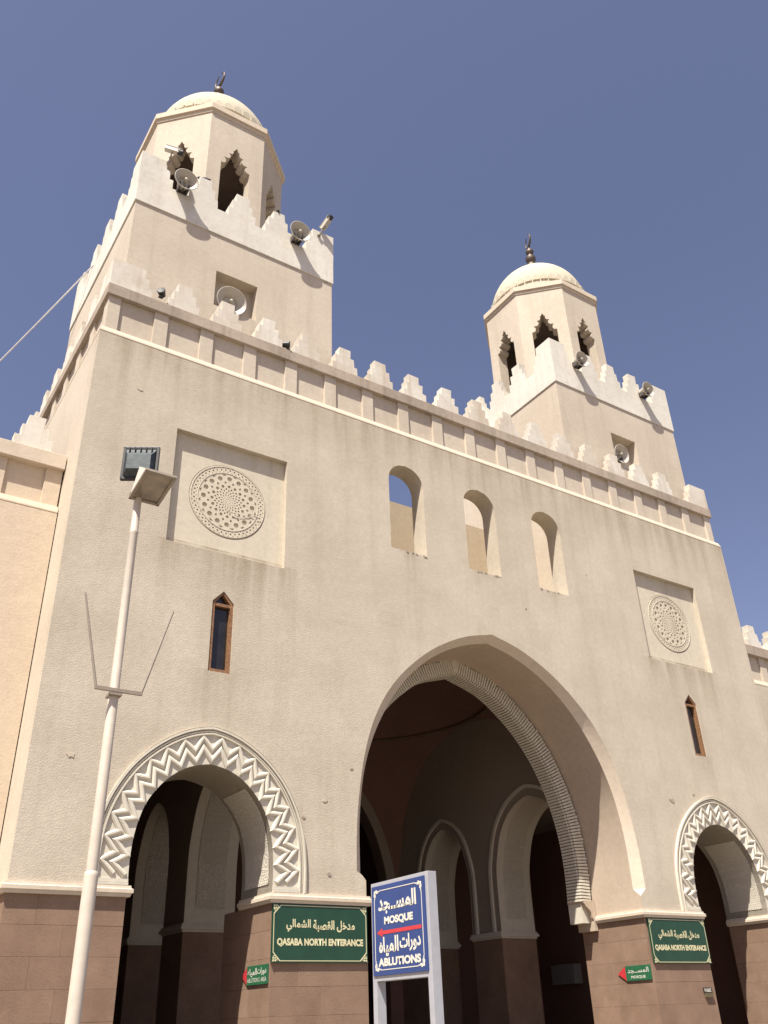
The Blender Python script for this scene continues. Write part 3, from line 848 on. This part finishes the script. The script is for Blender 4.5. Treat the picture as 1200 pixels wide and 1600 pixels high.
# ------------------------------------------------------------------ side (flanking) walls
def flank(sg, label):
    T = thing('flanking_wall', label, 'wall', (sg * 13, .95, 0))
    y = .95; xa, xb = 10.02, 22.0
    X = lambda a, b: sorted((sg * a, sg * b))
    mat = 'peach' if sg < 0 else 'front'
    mb = MB(); mb.box(*X(xa, xb), y, y + .4, 0, 10.45); mb.build('wall_face', mat, T)
    mb = MB()
    x0, x1 = X(xa, xb)
    mb.plate([(y + .02, 10.40), (y - .006, 10.405), (y - .006, 10.43), (y + .045, 10.565), (y + .3, 10.60), (y + .3, 10.40)], [], lambda u, v, t: (t, u, v), x0, x1)
    mb.build('string_course', 'trim' if sg > 0 else 'peach', T)
    mb = MB(); mb.box(*X(xa, xb), y + .16, y + .3, 10.5, 11.42); mb.build('parapet_wall', 'smooth' if sg > 0 else 'peach', T)
    mb = MB(); mb.box(*X(xa, xb), y + .0, y + .5, 11.41, 11.74); mb.build('cap_slab', 'slab' if sg > 0 else 'trim', T, bevel=.012)
    mb = MB(); mb.box(-.16, .16, y + .1, y + .17, 10.575, 11.415); p_ = mb.build('pilaster', 'smooth' if sg > 0 else 'peach', T, bevel=.008); p_.location = (sg * 10.18, 0, 0) if False else p_.location
    base = p_.location.copy()
    p_.location = (sg * 10.19, 0, 0)
    for i in range(1, 11): copy_obj(p_, (sg * i * 1.06, 0, 0), T)
    mk2 = merlon_set(T, 0, .22, 'merlon', .74, .76, .10)
    for i in range(11): mk2(sg * ((10.70 if sg < 0 else 11.02) + i * 1.06), 11.735, i, 0, y + .16)
    if sg < 0:
        mb = MB(); mb.box(-10.035, -10.005, y - .02, y - .006, 3.6, 11.2)
    return T
flank(-1, 'peach painted flanking wall with stepped battlements left of the gatehouse')
flank(1, 'beige stuccoed flanking wall with stepped battlements at the right edge, beyond the gatehouse')

# ------------------------------------------------------------------ towers
TX, TY, TH = 6.84, 3.185, 2.735
def tower(sg, label):
    T = thing('minaret_tower', label, 'tower', (sg * TX, TY, 11.25), 'pair of domed towers over the gate')
    cx = sg * TX
    x0, x1, y0, y1 = cx - TH, cx + TH, TY - TH, TY + TH
    mb = MB()
    mb.plate([(x0, 11.25), (x1, 11.25), (x1, 19.04), (x0, 19.04)], [rect(cx - .56, cx + .56, 16.72, 17.84)], FY, y0, y0 + .32)
    mb.box(x0, x1, y0 + .32, y1, 11.25, 19.04)
    mb.build('tower_wall', 'smooth', T)
    mb = MB(); e = .035
    mb.plate([(x0 - e, y0 - e), (x1 + e, y0 - e), (x1 + e, y1 + e), (x0 - e, y1 + e)], [[(x0 + .25, y0 + .25), (x1 - .25, y0 + .25), (x1 - .25, y1 - .25), (x0 + .25, y1 - .25)]], lambda u, v, t: (u, v, t), 19.045, 19.93)
    mb.build('parapet_band', 'white', T, bevel=.01)
    mb = MB(); mb.box(x0 + .25, x1 - .25, y0 + .25, y1 - .25, 19.041, 19.3); mb.build('tower_roof', 'smooth', T)
    mk3 = merlon_set(T, 0, .22, 'white', .76, .88, .10)
    for i, d in enumerate((-1.06, 0, 1.06)):
        mk3(cx + d, 19.925, i, 0, y0 - e + .112)
        mk3(cx + d, 19.925, i + 1, 0, y1 + e - .112)
        mk3(x0 - e + .112, 19.925, i + 2, pi / 2, TY + d)
        mk3(x1 + e - .112, 19.925, i + 3, pi / 2, TY + d)
    cp = corner_poly(.86, .88)
    for sx in (-1, 1):
        for sy in (-1, 1):
            ex, ey = cx + sx * (TH + e), TY + sy * (TH + e)
            mb = MB(); mb.plate([(ex - sx * x, 19.925 + z) for x, z in cp], [], FY, ey, ey - sy * .22)
            mb.plate([(ey - sy * max(x, .2195), 19.925 + z) for x, z in cp], [], FX, ex - sx * .0015, ex - sx * .219)
            mb.build('corner_merlon', 'white', T)
    # octagonal lantern
    ap = 2.03; s8 = ap * math.tan(pi / 8)
    mb = MB()
    def opening(w_=.0):
        h = [(.44, 20.3), (.44, 22.72), (.34, 22.74), (.30, 22.80), (.30, 22.90), (.36, 22.98), (.22, 23.0), (.17, 23.07), (.17, 23.14), (.225, 23.22), (.12, 23.24), (.085, 23.32), (.10, 23.38), (.06, 23.42), (0, 23.54)]
        return [(x, z) for x, z in h] + [(-x, z) for x, z in reversed(h[:-1])]
    for i in range(8):
        a = i * pi / 4 - pi / 2
        nrm = Vector((cos(a), sin(a))); tg = Vector((-sin(a), cos(a)))
        def fn(u, v, t, nrm=nrm, tg=tg):
            k_ = (ap - t) / ap
            uu = u * (k_ if abs(abs(u) - s8) < 1e-6 else 1)
            return (cx + nrm.x * (ap - t) + tg.x * uu, TY + nrm.y * (ap - t) + tg.y * uu, v)
        mb.plate([(-s8, 19.3), (s8, 19.3), (s8, 24.72), (-s8, 24.72)], [opening()], fn, 0, .40, outer_sides=False)
    mb.build('lantern_wall', 'smooth', T)
    mb = MB()  # added dark shell behind the openings: interior shade put into its colour
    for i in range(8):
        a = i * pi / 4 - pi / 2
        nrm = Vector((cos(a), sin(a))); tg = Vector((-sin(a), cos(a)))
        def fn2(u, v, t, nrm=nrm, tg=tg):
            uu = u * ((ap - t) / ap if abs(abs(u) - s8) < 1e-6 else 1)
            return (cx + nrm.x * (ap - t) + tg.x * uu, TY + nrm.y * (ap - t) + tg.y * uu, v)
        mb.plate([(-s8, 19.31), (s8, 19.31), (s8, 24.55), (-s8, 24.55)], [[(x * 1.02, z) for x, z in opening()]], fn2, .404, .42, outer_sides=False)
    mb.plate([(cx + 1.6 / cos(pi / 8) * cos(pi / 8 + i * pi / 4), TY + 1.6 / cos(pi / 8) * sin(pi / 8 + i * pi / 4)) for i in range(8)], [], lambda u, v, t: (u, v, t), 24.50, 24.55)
    mb.build('painted_shade_shell', 'inner_shade', T)
    def octa(r): return [(cx + r / cos(pi / 8) * cos(pi / 8 + i * pi / 4), TY + r / cos(pi / 8) * sin(pi / 8 + i * pi / 4)) for i in range(8)]
    mb = MB(); FZ_ = lambda u, v, t: (u, v, t)
    mb.plate(octa(2.12), [], FZ_, 24.72, 24.92); mb.plate(octa(2.06), [], FZ_, 24.60, 24.72)
    mb.build('lantern_cornice', 'trim', T)
    # dome with its ring of little lobes
    mb = MB(); rD, hD, z0 = 1.84, 1.98, 25.32
    prof = [(rD + .0, -.42), (rD, 0)] + [(rD * cos(t) ** .96, hD * sin(t)) for t in [radians(x) for x in range(6, 90, 6)]] + [(.02, hD + .02)]
    mb.lathe((cx, TY, z0), prof, n=56); dm = mb.build('dome', 'dome', T, smooth=True)
    NL = 40
    for i in range(NL):
        a = 2 * pi * i / NL; c, s_ = cos(a), sin(a)
        if i == 0:
            mb = MB(); P = [(-.125, 0), (.125, 0), (.125, .12), (.09, .20), (.0, .27), (-.09, .20), (-.125, .12)]
            mb.plate(P, [], lambda u, v, t: (t, u, v), -.02, .042)
            lb = mb.build('dome_lobe', 'dome', dm); lb.location = (cx + rD * c, TY + rD * s_, 25.36); lb.rotation_euler = (0, -.02, a); continue
        q = lb.copy(); COL.objects.link(q); q.location = (cx + rD * c, TY + rD * s_, 25.36); q.rotation_euler = (0, -.02, a)
    mb = MB(); fz = z0 + hD - .03
    mb.lathe((cx, TY, fz), [(.22, 0), (.20, .06), (.13, .12), (.12, .34), (.16, .42), (.24, .50), (.24, .60), (.14, .70), (.10, .78), (.17, .86), (.21, .96), (.20, 1.06),
                           (.11, 1.14), (.09, 1.22), (.14, 1.30), (.17, 1.38), (.15, 1.46), (.06, 1.54), (.03, 1.66), (.01, 1.7)], n=20)
    fo = mb.build('finial', 'finial', T, smooth=True)
    # crescent: open ring seen nearly edge on
    mb = MB(); ca = radians(98 if sg < 0 else 66); dx = Vector((cos(ca), sin(ca), 0)); ctr = Vector((cx, TY, fz + 2.0))
    n = 40; path = []; rad = []
    for i in range(n + 1):
        t = radians(90 + 14) + radians(332) * i / n
        path.append(ctr + dx * (.27 * cos(t)) + Vector((0, 0, .30 * sin(t)))); rad.append(.012 + .034 * sin(pi * i / n))
    for i in range(n): mb.tube(path[i], path[i + 1], rad[i], rad[i + 1], 8)
    mb.build('crescent', 'finial', fo, smooth=True)
    return T
tower(-1, 'nearer left square tower with octagonal lantern, cream dome and bronze crescent finial')
tower(1, 'farther right square tower with octagonal lantern, cream dome and bronze crescent finial')

# ------------------------------------------------------------------ horn loudspeakers
def horn(x, y, z, wall_y, label, group, r=.30, tilt=-.10, yawd=0.0, rec=False):
    T = thing('horn_loudspeaker', label, 'loudspeaker', (x, wall_y, z), group)
    ax = Vector((sin(yawd), -cos(yawd), tilt)).normalized(); c = Vector((x, y, z))
    mb = MB()
    out = [(r, 0), (r + .012, -.004), (r + .012, -.02), (r * .93, -.035), (r * .72, -.08), (r * .58, -.16), (r * .50, -.27)]
    inn = [(r * .47, -.19), (r * .52, -.14), (r * .68, -.085), (r * .88, -.04), (r * .985, -.006), (r, 0)]
    mb.lathe(c, out + inn, axis=ax, n=36, cap=False); mb.lathe(c, [(r * .48, -.185), (.02, -.185)], axis=ax, n=36, cap=False)
    bell = mb.build('bell', 'horn', T, smooth=True)
    mb = MB(); mb.lathe(c, [(.035, -.19), (.04, -.03), (.045, .0), (.03, .015), (.004, .02)], axis=ax, n=14, cap=False); mb.build('throat', 'horn', T, smooth=True)
    mb = MB(); mb.lathe(c, [(.13, -.26), (.135, -.27), (.13, -.33), (.08, -.35), (.01, -.355)], axis=ax, n=20, cap=False); mb.build('driver', 'horn', T, smooth=True)
    mb = MB()
    mb.obox((x, (wall_y + y + .2) / 2, z - r * .5), (.018, 0, 0), (0, abs(wall_y - y) / 2, 0), (0, 0, .018))
    mb.box(x - .13, x - .10, y + .12, wall_y, z - r * .62, z - r * .62 + .16); mb.box(x + .10, x + .13, y + .12, wall_y, z - r * .62, z - r * .62 + .16)
    mb.box(x - .13, x + .13, wall_y - .02, wall_y, z - r * .62, z + .02)
    mb.build('bracket', 'horn_bracket', T)
    return T
gH = 'horn loudspeakers on the towers'
horn(-8.52, .06, 20.06, .41, 'horn loudspeaker at the left corner of the left tower, under the camera', gH)
horn(-5.28, .06, 20.07, .41, 'horn loudspeaker at the right end of the left tower parapet, beside the upright camera', gH)
horn(5.10, .06, 20.10, .41, 'horn loudspeaker left of centre on the right tower parapet', gH, .27)
horn(8.22, .06, 20.10, .41, 'horn loudspeaker at the right end of the right tower parapet', gH, .27)
horn(-6.97, .36, 16.98, .77, 'horn loudspeaker inside the square recess of the left tower', gH, .38, -.15)
horn(6.50, .34, 17.02, .77, 'horn loudspeaker inside the square recess of the right tower', gH, .31, -.15)

# ------------------------------------------------------------------ security cameras
def bullet(base, head, direc, label):
    T = thing('security_camera', label, 'security camera', base, 'security cameras on the left tower')
    b, h, d = Vector(base), Vector(head), Vector(direc).normalized()
    mb = MB(); mb.tube(b, h - Vector((0, 0, .06)), .022, .018, 10); mb.tube(b - Vector((0, 0, .03)), b + Vector((0, 0, .03)), .05, .05, 12); mb.build('mount_arm', 'rod', T, smooth=True)
    s_ = d.cross(Vector((0, 0, 1))).normalized(); u = s_.cross(d)
    mb = MB(); mb.obox(h, d * .19, s_ * .065, u * .06); mb.obox(h + u * .068 + d * .03, d * .22, s_ * .075, u * .007)
    mb.build('housing', 'horn', T, bevel=.006)
    mb = MB(); mb.tube(h + d * .15, h + d * .27, .078, .078, 18); mb.tube(h + d * .27, h + d * .275, .05, .04, 18); mb.build('lens_hood', 'black', T, smooth=True)
    return T
bullet((-8.94, .38, 20.72), (-8.93, .20, 21.02), (.85, -.35, -.25), 'security camera on the left corner merlon of the left tower, lens turned right')
bullet((-4.55, .38, 20.62), (-4.42, .22, 20.98), (.27, -.66, .69), 'black-capped security camera standing up at the right corner of the left tower')

# spotlights on the gatehouse parapet
def spot(x, y, z, d, label):
    T = thing('spotlight', label, 'spotlight', (x, y, z), 'small spotlights on the parapet')
    d = Vector(d).normalized(); c = Vector((x, y, z + .17))
    mb = MB(); mb.lathe(c, [(.02, -.14), (.07, -.12), (.085, -.02), (.10, .04), (.095, .05), (.08, .045), (.01, .03)], axis=d, n=18, cap=False); mb.build('lamp_head', 'black', T, smooth=True)
    mb = MB(); mb.box(x - .012, x + .012, y - .01, y + .01, z, z + .12); mb.box(x - .05, x + .05, y - .04, y + .04, z, z + .02); mb.build('bracket', 'black', T)
spot(-8.80, .05, 15.93, (-.5, -.7, .2), 'small black spotlight beside the corner merlon of the gatehouse parapet')
spot(-5.57, .07, 15.81, (.8, -.5, -.1), 'small black spotlight lying low between the parapet merlons below the left tower')

# pigeons
def pigeon(x, y, z, a, label):
    mb = MB(); d = Vector((cos(a), sin(a), .15)).normalized(); s_ = d.cross(Vector((0, 0, 1))).normalized(); c = Vector((x, y, z + .09))
    mb.lathe(c, [(.004, -.17), (.03, -.15), (.045, -.09), (.062, -.03), (.065, .03), (.05, .08), (.032, .115), (.028, .14)], axis=d, n=14)
    h = c + d * .15 + Vector((0, 0, .05)); mb.lathe(h, [(.004, -.045), (.028, -.03), (.036, 0), (.03, .025), (.012, .04), (.008, .065), (.002, .07)], axis=(d.x, d.y, -.1), n=12)
    mb.tube(c + d * .11, h, .036, .03, 10); mb.tube(c + s_ * .02 - Vector((0, 0, .05)), c + s_ * .02 - Vector((0, 0, .09)), .006, n=6); mb.tube(c - s_ * .02 - Vector((0, 0, .05)), c - s_ * .02 - Vector((0, 0, .09)), .006, n=6)
    o_ = mb.build('pigeon', 'bird', smooth=True); tag(o_, label, 'bird', 'pigeons on the left tower')
pigeon(-7.92, .5, 20.79, 2.6, 'small dark pigeon perched on top of a merlon of the left tower')
pigeon(-5.77, .52, 20.79, 1.2, 'small dark pigeon behind the right merlons of the left tower, by the lantern opening')

# cable
mb = MB(); a = Vector((-9.6, 4.1, 20.06)); b = Vector((-14.6, 9.5, 16.2)); pts = []
b = Vector((-9.6, 4.1, 20.06)) + Vector((-1.42, 3.9, -1.17)) * 2.2
for i in range(25):
    t = i / 24; p = a.lerp(b, t); p.z -= .12 * 4 * t * (1 - t); pts.append(p)
CABLE = mb; mb.sweep(pts, .02, 6)
tag(mb.build('cable', 'wire', smooth=True), 'white cable running from the left tower down to the left edge', 'cable')

# ------------------------------------------------------------------ lamp post
LP = Vector((-11.07, -8.0, 0))
T = thing('lamp_post', 'cream steel lamp post with two floodlights standing before the left arch', 'lamp post', LP)
mb = MB(); mb.lathe(LP, [(.051, 0), (.051, 2.585), (.048, 2.61), (.040, 2.62)], n=24); mb.build('pole_sleeve', 'pole', T, smooth=True)
mb = MB(); mb.lathe(LP, [(.042, 2.6), (.041, 3.99), (.038, 4.0), (.036, 5.42), (.039, 5.43), (.039, 5.45), (.035, 5.46), (.034, 5.86)], n=24); mb.build('pole', 'pole', T, smooth=True)
mb = MB(); mb.obox((-11.05, -8.06, 3.97), (.195, .0, 0), (0, .012, 0), (0, 0, .014)); mb.box(-11.12, -11.02, -8.07, -7.94, 3.93, 3.955); mb.build('crossbar', 'rod', T)
mb = MB(); mb.tube((-11.235, -8.06, 3.97), (-11.42, -8.04, 4.76), .012, .009, 8)
mb.build('rod', 'rod', T)
mb = MB(); mb.tube((-10.865, -8.06, 3.985), (-10.655, -8.04, 4.75), .012, .009, 8); mb.build('rod', 'rod', T)
# white floodlight: glass looks down and forward
mb = MB()
gA, gB = Vector((-11.15, -8.0, 5.79)), Vector((-10.88, -8.0, 5.79)); gC, gD = Vector((-10.88, -8.42, 5.86)), Vector((-11.15, -8.42, 5.86))
rA, rB = Vector((-11.13, -8.13, 6.05)), Vector((-10.90, -8.13, 6.05))
mb.add([gA, gB, gC, gD, rA, rB], [(0, 1, 2, 3), (0, 4, 5, 1), (3, 2, 5, 4), (0, 3, 4), (1, 5, 2)])
fl = mb.build('floodlight_housing', 'lamp_white', T, label='white floodlight with its glass facing down')
n_ = (gB - gA).cross(gD - gA).normalized()
n_ = n_ if n_.z < 0 else -n_
ctr = (gA + gC) / 2; ux = (gB - gA) / 2; uy = (gD - gA) / 2
mb = MB()
for sx_, sy_ in ((1, 0), (-1, 0), (0, 1), (0, -1)):
    c = ctr + ux * sx_ * .95 + uy * sy_ * .97 + n_ * .008
    if sx_: mb.obox(c, ux.normalized() * .014, uy * 1.04, n_ * .012)
    else: mb.obox(c, ux * 1.04, uy.normalized() * .014, n_ * .012)
mb.build('rim', 'rod', fl)
mb = MB(); mb.obox(ctr + n_ * .003, ux * .93, uy * .95, n_ * .003); mb.build('glass', 'lamp_glass', fl)
# dark floodlight: seen from the back
bc = Vector((-11.075, -7.95, 6.20)); ya = radians(30); bx = Vector((cos(ya), -sin(ya), 0)); by = Vector((sin(ya), cos(ya), 0)); bt = radians(8)
bz = Vector((0, 0, 1)) * cos(bt) - by * sin(bt) * 0; 
mb = MB(); W2, H2 = .155, .17
Vv = []; 
for d, sx_, z0, z1 in ((-.01, .93, -.93, .93), (-.045, .84, -.78, .60), (-.085, .70, -.62, .28)):
    for a, b in ((-1, z0), (1, z0), (1, z1), (-1, z1)): Vv.append(bc + bx * (a * W2 * sx_) + bz * (b * H2) + by * d)
Ff = [(0, 1, 2, 3)] + [(r * 4 + i, r * 4 + (i + 1) % 4, r * 4 + 4 + (i + 1) % 4, r * 4 + 4 + i) for r in range(2) for i in range(4)] + [(8, 9, 10, 11)]
mb.add(Vv, Ff); bf = mb.build('floodlight_housing', 'lamp_grey', T, label='dark grey finned floodlight seen from behind')
mb = MB()
for a in (-1, 1):
    mb.obox(bc + bx * a * W2, bx * .013, by * .02, bz * (H2 + .012)); mb.obox(bc + bz * a * H2, bx * (W2 + .012), by * .02, bz * .013)
mb.build('rim', 'black', bf, bevel=.004)
for i in range(5):
    mb = MB(); u = (-.66 + .33 * i) * W2
    mb.obox(bc + bx * u + bz * (.56 * H2) - by * .035, bx * .002, by * .03, bz * .33 * H2)
    mb.build('cooling_fin', 'black', bf)
mb = MB(); mb.obox((-11.10, -7.97, 5.92), (.012, 0, 0), (0, .012, 0), (0, 0, .09)); mb.obox((-11.10, -7.97, 5.85), (.035, 0, 0), (0, .04, 0), (0, 0, .012)); mb.build('bracket', 'black', T)

# ------------------------------------------------------------------ lettering
def text_part(body, name, parent, mat, org, ux_, uz_, w_, h_, bold=.0, depth=.0015, nrm=None, shear=0):
    """flat lettering fitted into a w x h box; org = lower left corner"""
    cu = bpy.data.curves.new(name, 'FONT'); cu.body = body; cu.size = 1; cu.resolution_u = 4; cu.offset = bold; cu.extrude = 0
    tmp = bpy.data.objects.new('tmp', cu); COL.objects.link(tmp)
    dg = bpy.context.evaluated_depsgraph_get(); dg.update()
    me = bpy.data.meshes.new_from_object(tmp.evaluated_get(dg), depsgraph=dg)
    bpy.data.objects.remove(tmp); bpy.data.curves.remove(cu)
    xs = [v.co.x for v in me.vertices]; ys_ = [v.co.y for v in me.vertices]
    x0, x1, y0, y1 = min(xs), max(xs), min(ys_), max(ys_)
    org, ux_, uz_, nr = Vector(org), Vector(ux_).normalized(), Vector(uz_).normalized(), Vector(nrm).normalized()
    for v in me.vertices:
        a = (v.co.x - x0) / (x1 - x0) * w_; b = (v.co.y - y0) / (y1 - y0) * h_
        v.co = org + ux_ * a + uz_ * b + nr * depth
    me.materials.clear(); me.materials.append(M[mat])
    o_ = bpy.data.objects.new(name, me); COL.objects.link(o_); o_.parent = parent; o_.matrix_parent_inverse = pinv(parent)
    return o_
AR_MASJID = '\uFEAA\uFEA0\u0640\u0640\uFEB4\uFEE4\uFEDF\uFE8D'.replace('\u0640', '\u0640')
AR_MASJID = '\uFEAA\uFEA0\u0640\u0640\uFEB4\uFEE4\uFEDF\uFE8D'
AR_MIYAH = '\uFEE9\uFE8E\uFEF4\uFEE4\uFEDF\uFE8D'
AR_DAWRAT = '\uFE95\uFE8D\uFEAD\uFEED\uFEA9'
AR_MADKHAL = '\uFEDE\uFEA8\uFEAA\uFEE3'
AR_MADKHAL = '\uFEDE\uFEA7\uFEAA\uFEE3'
AR_QASABA = '\uFE94\uFE92\uFEBC\uFED8\uFEDF\uFE8D'
AR_SHAMALI = '\uFEF2\uFEDF\uFE8E\uFEE4\uFEB8\uFEDF\uFE8D'.replace('\uFEB8', '\uFEB8')

# ---- green name boards
def qasaba(x0, x1, label):
    y = -.045; z0, z1 = 2.51, 3.425
    T = thing('name_board', label, 'sign', ((x0 + x1) / 2, y, z0), 'green entrance boards')
    mb = MB(); mb.box(x0, x1, y, -.006, z0, z1); mb.build('board', 'green', T, bevel=.004)
    W_ = x1 - x0
    def P(u, v): return (x0 + u, z1 - v)
    mb = MB(); b = .022; t_ = .012; H_ = z1 - z0; s = .13
    outl = [(b + s, b), (W_ - b - s, b), (W_ - b, b + s), (W_ - b, H_ - b - s), (W_ - b - s, H_ - b), (b + s, H_ - b), (b, H_ - b - s), (b, b + s)]
    def off(pts, d):
        c = (W_ / 2, H_ / 2); return [(p[0] + (d if p[0] < c[0] else -d), p[1] + (d if p[1] < c[1] else -d)) for p in pts]
    mb.plate([P(*p) for p in outl], [[P(*p) for p in off(outl, t_)]], FY, y - .003, y)
    for cu_, cv in ((0, 0), (1, 0), (0, 1), (1, 1)):      # stepped corner ornaments
        for (a, c_, w2, h2) in ((.02, .02, .03, .03), (.06, .02, .03, .03), (.02, .06, .03, .03), (.06, .06, .025, .025), (.10, .03, .012, .05), (.03, .10, .05, .012)):
            ua = a if not cu_ else W_ - a - w2; va = c_ if not cv else H_ - c_ - h2
            mb.plate([P(ua, va), P(ua + w2, va), P(ua + w2, va + h2), P(ua, va + h2)], [], FY, y - .0035, y)
    mb.build('border', 'cream_ink', T)
    mb = MB()
    for u, v in ((.012, .012), (W_ - .012, .012), (.012, H_ - .012), (W_ - .012, H_ - .012)):
        p = P(u, v); mb.tube((p[0], y - .008, p[1]), (p[0], y, p[1]), .008, n=8)
    mb.build('screws', 'rod', T)
    a = dict(ux_=(1, 0, 0), uz_=(0, 0, 1), nrm=(0, -1, 0), depth=.0)
    yy = y - .004
    text_part('QASABA NORTH ENTERANCE', 'lettering', T, 'cream_ink', (x0 + .05 * W_, yy, z1 - .735 * H_), w_=.90 * W_, h_=.145 * H_, bold=.05, **a)
    text_part(AR_MADKHAL, 'arabic_lettering', T, 'cream_ink', (x0 + .665 * W_, yy, z1 - .475 * H_), w_=.195 * W_, h_=.205 * H_, bold=.03, **a)
    text_part(AR_QASABA, 'arabic_lettering', T, 'cream_ink', (x0 + .415 * W_, yy, z1 - .475 * H_), w_=.225 * W_, h_=.21 * H_, bold=.03, **a)
    text_part(AR_SHAMALI, 'arabic_lettering', T, 'cream_ink', (x0 + .14 * W_, yy, z1 - .485 * H_), w_=.25 * W_, h_=.225 * H_, bold=.03, **a)
qasaba(-5.595, -3.685, 'green board with cream lettering to the left of the main arch, behind the blue sign')
qasaba(3.71, 5.60, 'green board with cream lettering to the right of the main arch')

# ---- small direction plates on the jambs
def direction(xj, y0, y1, ytip, lines, label):
    z0, z1 = 2.205, 2.50; x = xj - .03
    T = thing('direction_plate', label, 'sign', (xj, (y0 + y1) / 2, z0), 'small green direction plates')
    mb = MB(); mb.box(x, xj - .002, y0, y1, z0, z1); mb.build('plate', 'green2', T, bevel=.003)
    mb = MB(); mb.plate([(y1 + .004, z0 + .005), (ytip, (z0 + z1) / 2), (y1 + .004, z1 - .005)], [], FX, x + .004, xj - .002); mb.build('arrow_tip', 'red', T)
    a = dict(ux_=(0, -1, 0), uz_=(0, 0, 1), nrm=(-1, 0, 0), depth=.002)
    W_ = y1 - y0
    for body, u0, u1, v0, v1, bo in lines:
        text_part(body, 'lettering', T, 'white_ink', (x, y1 - u0 * W_, z0 + v0 * (z1 - z0)), w_=(u1 - u0) * W_, h_=(v1 - v0) * (z1 - z0), bold=bo, **a)
direction(-5.59, .04, .83, 1.03, [(AR_DAWRAT, .52, .95, .46, .86, .02), (AR_MIYAH, .05, .50, .42, .86, .02), ('ABLUTION S  AREA', .04, .96, .14, .36, .0)],
          'small green plate with red arrow tip inside the left arch, reading ablutions area')
direction(3.66, .04, .77, 1.01, [(AR_MASJID, .08, .93, .44, .86, .01), ('MOSQUE', .2, .78, .12, .33, .02)],
          'small green plate with red arrow tip on the main arch jamb, reading mosque')
# ---- little plaque near the right side arch
T = thing('wall_plaque', 'tiny dark plaque on the brown stone beside the right side arch', 'plaque', (5.32, -.03, 1.84))
mb = MB(); mb.box(5.185, 5.455, -.03, -.003, 1.93, 2.03); mb.build('plaque_face', 'black', T)
mb = MB(); mb.box(5.20, 5.445, -.05, -.003, 1.84, 1.925); mb.build('plaque_holder', 'brass', T)
text_part('N&E', 'lettering', T, 'white_ink', (5.20, -.031, 1.945), (1, 0, 0), (0, 0, 1), .22, .07, .02, .001, (0, -1, 0))

# ---- free-standing blue sign
sx = -7.92; yN, yF = -7.83, -6.85; zt, zbm = 2.80, 1.93
T = thing('direction_sign', 'blue and white freestanding sign with red arrow on two pale grey posts', 'sign', (sx, (yN + yF) / 2, 0))
D_ = .10
for y_ in (yF - .035, yN + .035):
    mb = MB(); mb.box(sx, sx + D_, y_ - .035, y_ + .035, 0, zt if y_ < -7.5 else zt); mb.build('post', 'sign_frame', T, bevel=.004)
mb = MB(); mb.box(sx, sx + D_, yN + .0705, yF - .0705, zt - .05, zt); mb.build('rail', 'sign_frame', T, bevel=.003)
mb = MB(); mb.box(sx, sx + D_, yN + .0705, yF - .0705, zbm, zbm + .055); mb.build('rail', 'sign_frame', T, bevel=.003)
by0, by1, bz0, bz1 = yN + .045, yF - .03, zbm + .045, zt - .035
mb = MB(); mb.box(sx - .012, sx + .02, by0, by1, bz0, bz1); mb.build('panel', 'blue', T, bevel=.002)
PWd, PH = by1 - by0, bz1 - bz0; xf = sx - .0125
def SP(u, v): return (by1 - u * PWd, bz1 - v * PH)
mb = MB()
def bar(u0, v0, u1, v1): mb.plate([SP(u0, v0), SP(u1, v0), SP(u1, v1), SP(u0, v1)], [], FX, xf - .002, xf)
t_ = .009
bar(.16, .055, .84, .055 + t_); bar(.16, .945 - t_, .84, .945); bar(.05, .16, .05 + t_, .84); bar(.95 - t_, .16, .95, .84)
for cu_ in (0, 1):
    for cv in (0, 1):
        fu = (lambda a: 1 - a) if cu_ else (lambda a: a); fv = (lambda a: 1 - a) if cv else (lambda a: a)
        for (a, b, c, d) in ((.05, .055, .085, .09), (.085, .045, .11, .075), (.11, .06, .16, .072), (.045, .09, .065, .12), (.055, .12, .068, .16), (.075, .075, .13, .086), (.07, .085, .082, .13)):
            u0, u1 = sorted((fu(a), fu(c))); v0, v1 = sorted((fv(b), fv(d))); bar(u0, v0, u1, v1)
mb.build('border', 'white_ink', T, merge=False)
a = dict(ux_=(0, -1, 0), uz_=(0, 0, 1), nrm=(-1, 0, 0), depth=.002)
def row(body, name, mat, u0, u1, v0, v1, bold):
    text_part(body, name, T, mat, (xf, by1 - u0 * PWd, bz1 - v1 * PH), w_=(u1 - u0) * PWd, h_=(v1 - v0) * PH, bold=bold, **a)
row(AR_MASJID, 'arabic_lettering', 'white_ink', .13, .85, .11, .335, .035)
row('MOSQUE', 'lettering', 'white_ink', .24, .78, .365, .465, .05)
row(AR_MIYAH, 'arabic_lettering', 'white_ink', .13, .50, .585, .80, .035)
row(AR_DAWRAT, 'arabic_lettering', 'white_ink', .52, .90, .585, .775, .035)
row('ABLUTIONS', 'lettering', 'white_ink', .11, .89, .815, .905, .05)
mb = MB(); mb.plate([SP(.09, .535), SP(.20, .487), SP(.20, .516), SP(.92, .516), SP(.92, .557), SP(.20, .557), SP(.20, .585)], [], FX, xf - .002, xf); mb.build('arrow', 'red', T)

# ---- air conditioner in the right side room
T = thing('air_conditioner', 'grey boxed air conditioner on the dark inner wall seen through the main arch', 'air conditioner', (9.5, 8.85, 2.45))
mb = MB(); mb.box(9.35, 9.69, 8.35, 9.40, 2.45, 3.02); mb.build('casing', 'ac', T, bevel=.01)
for i in range(6):
    mb = MB(); mb.box(9.335, 9.352, 8.42, 9.05, 2.52 + i * .075, 2.56 + i * .075); mb.build('louvre', 'ac', T)
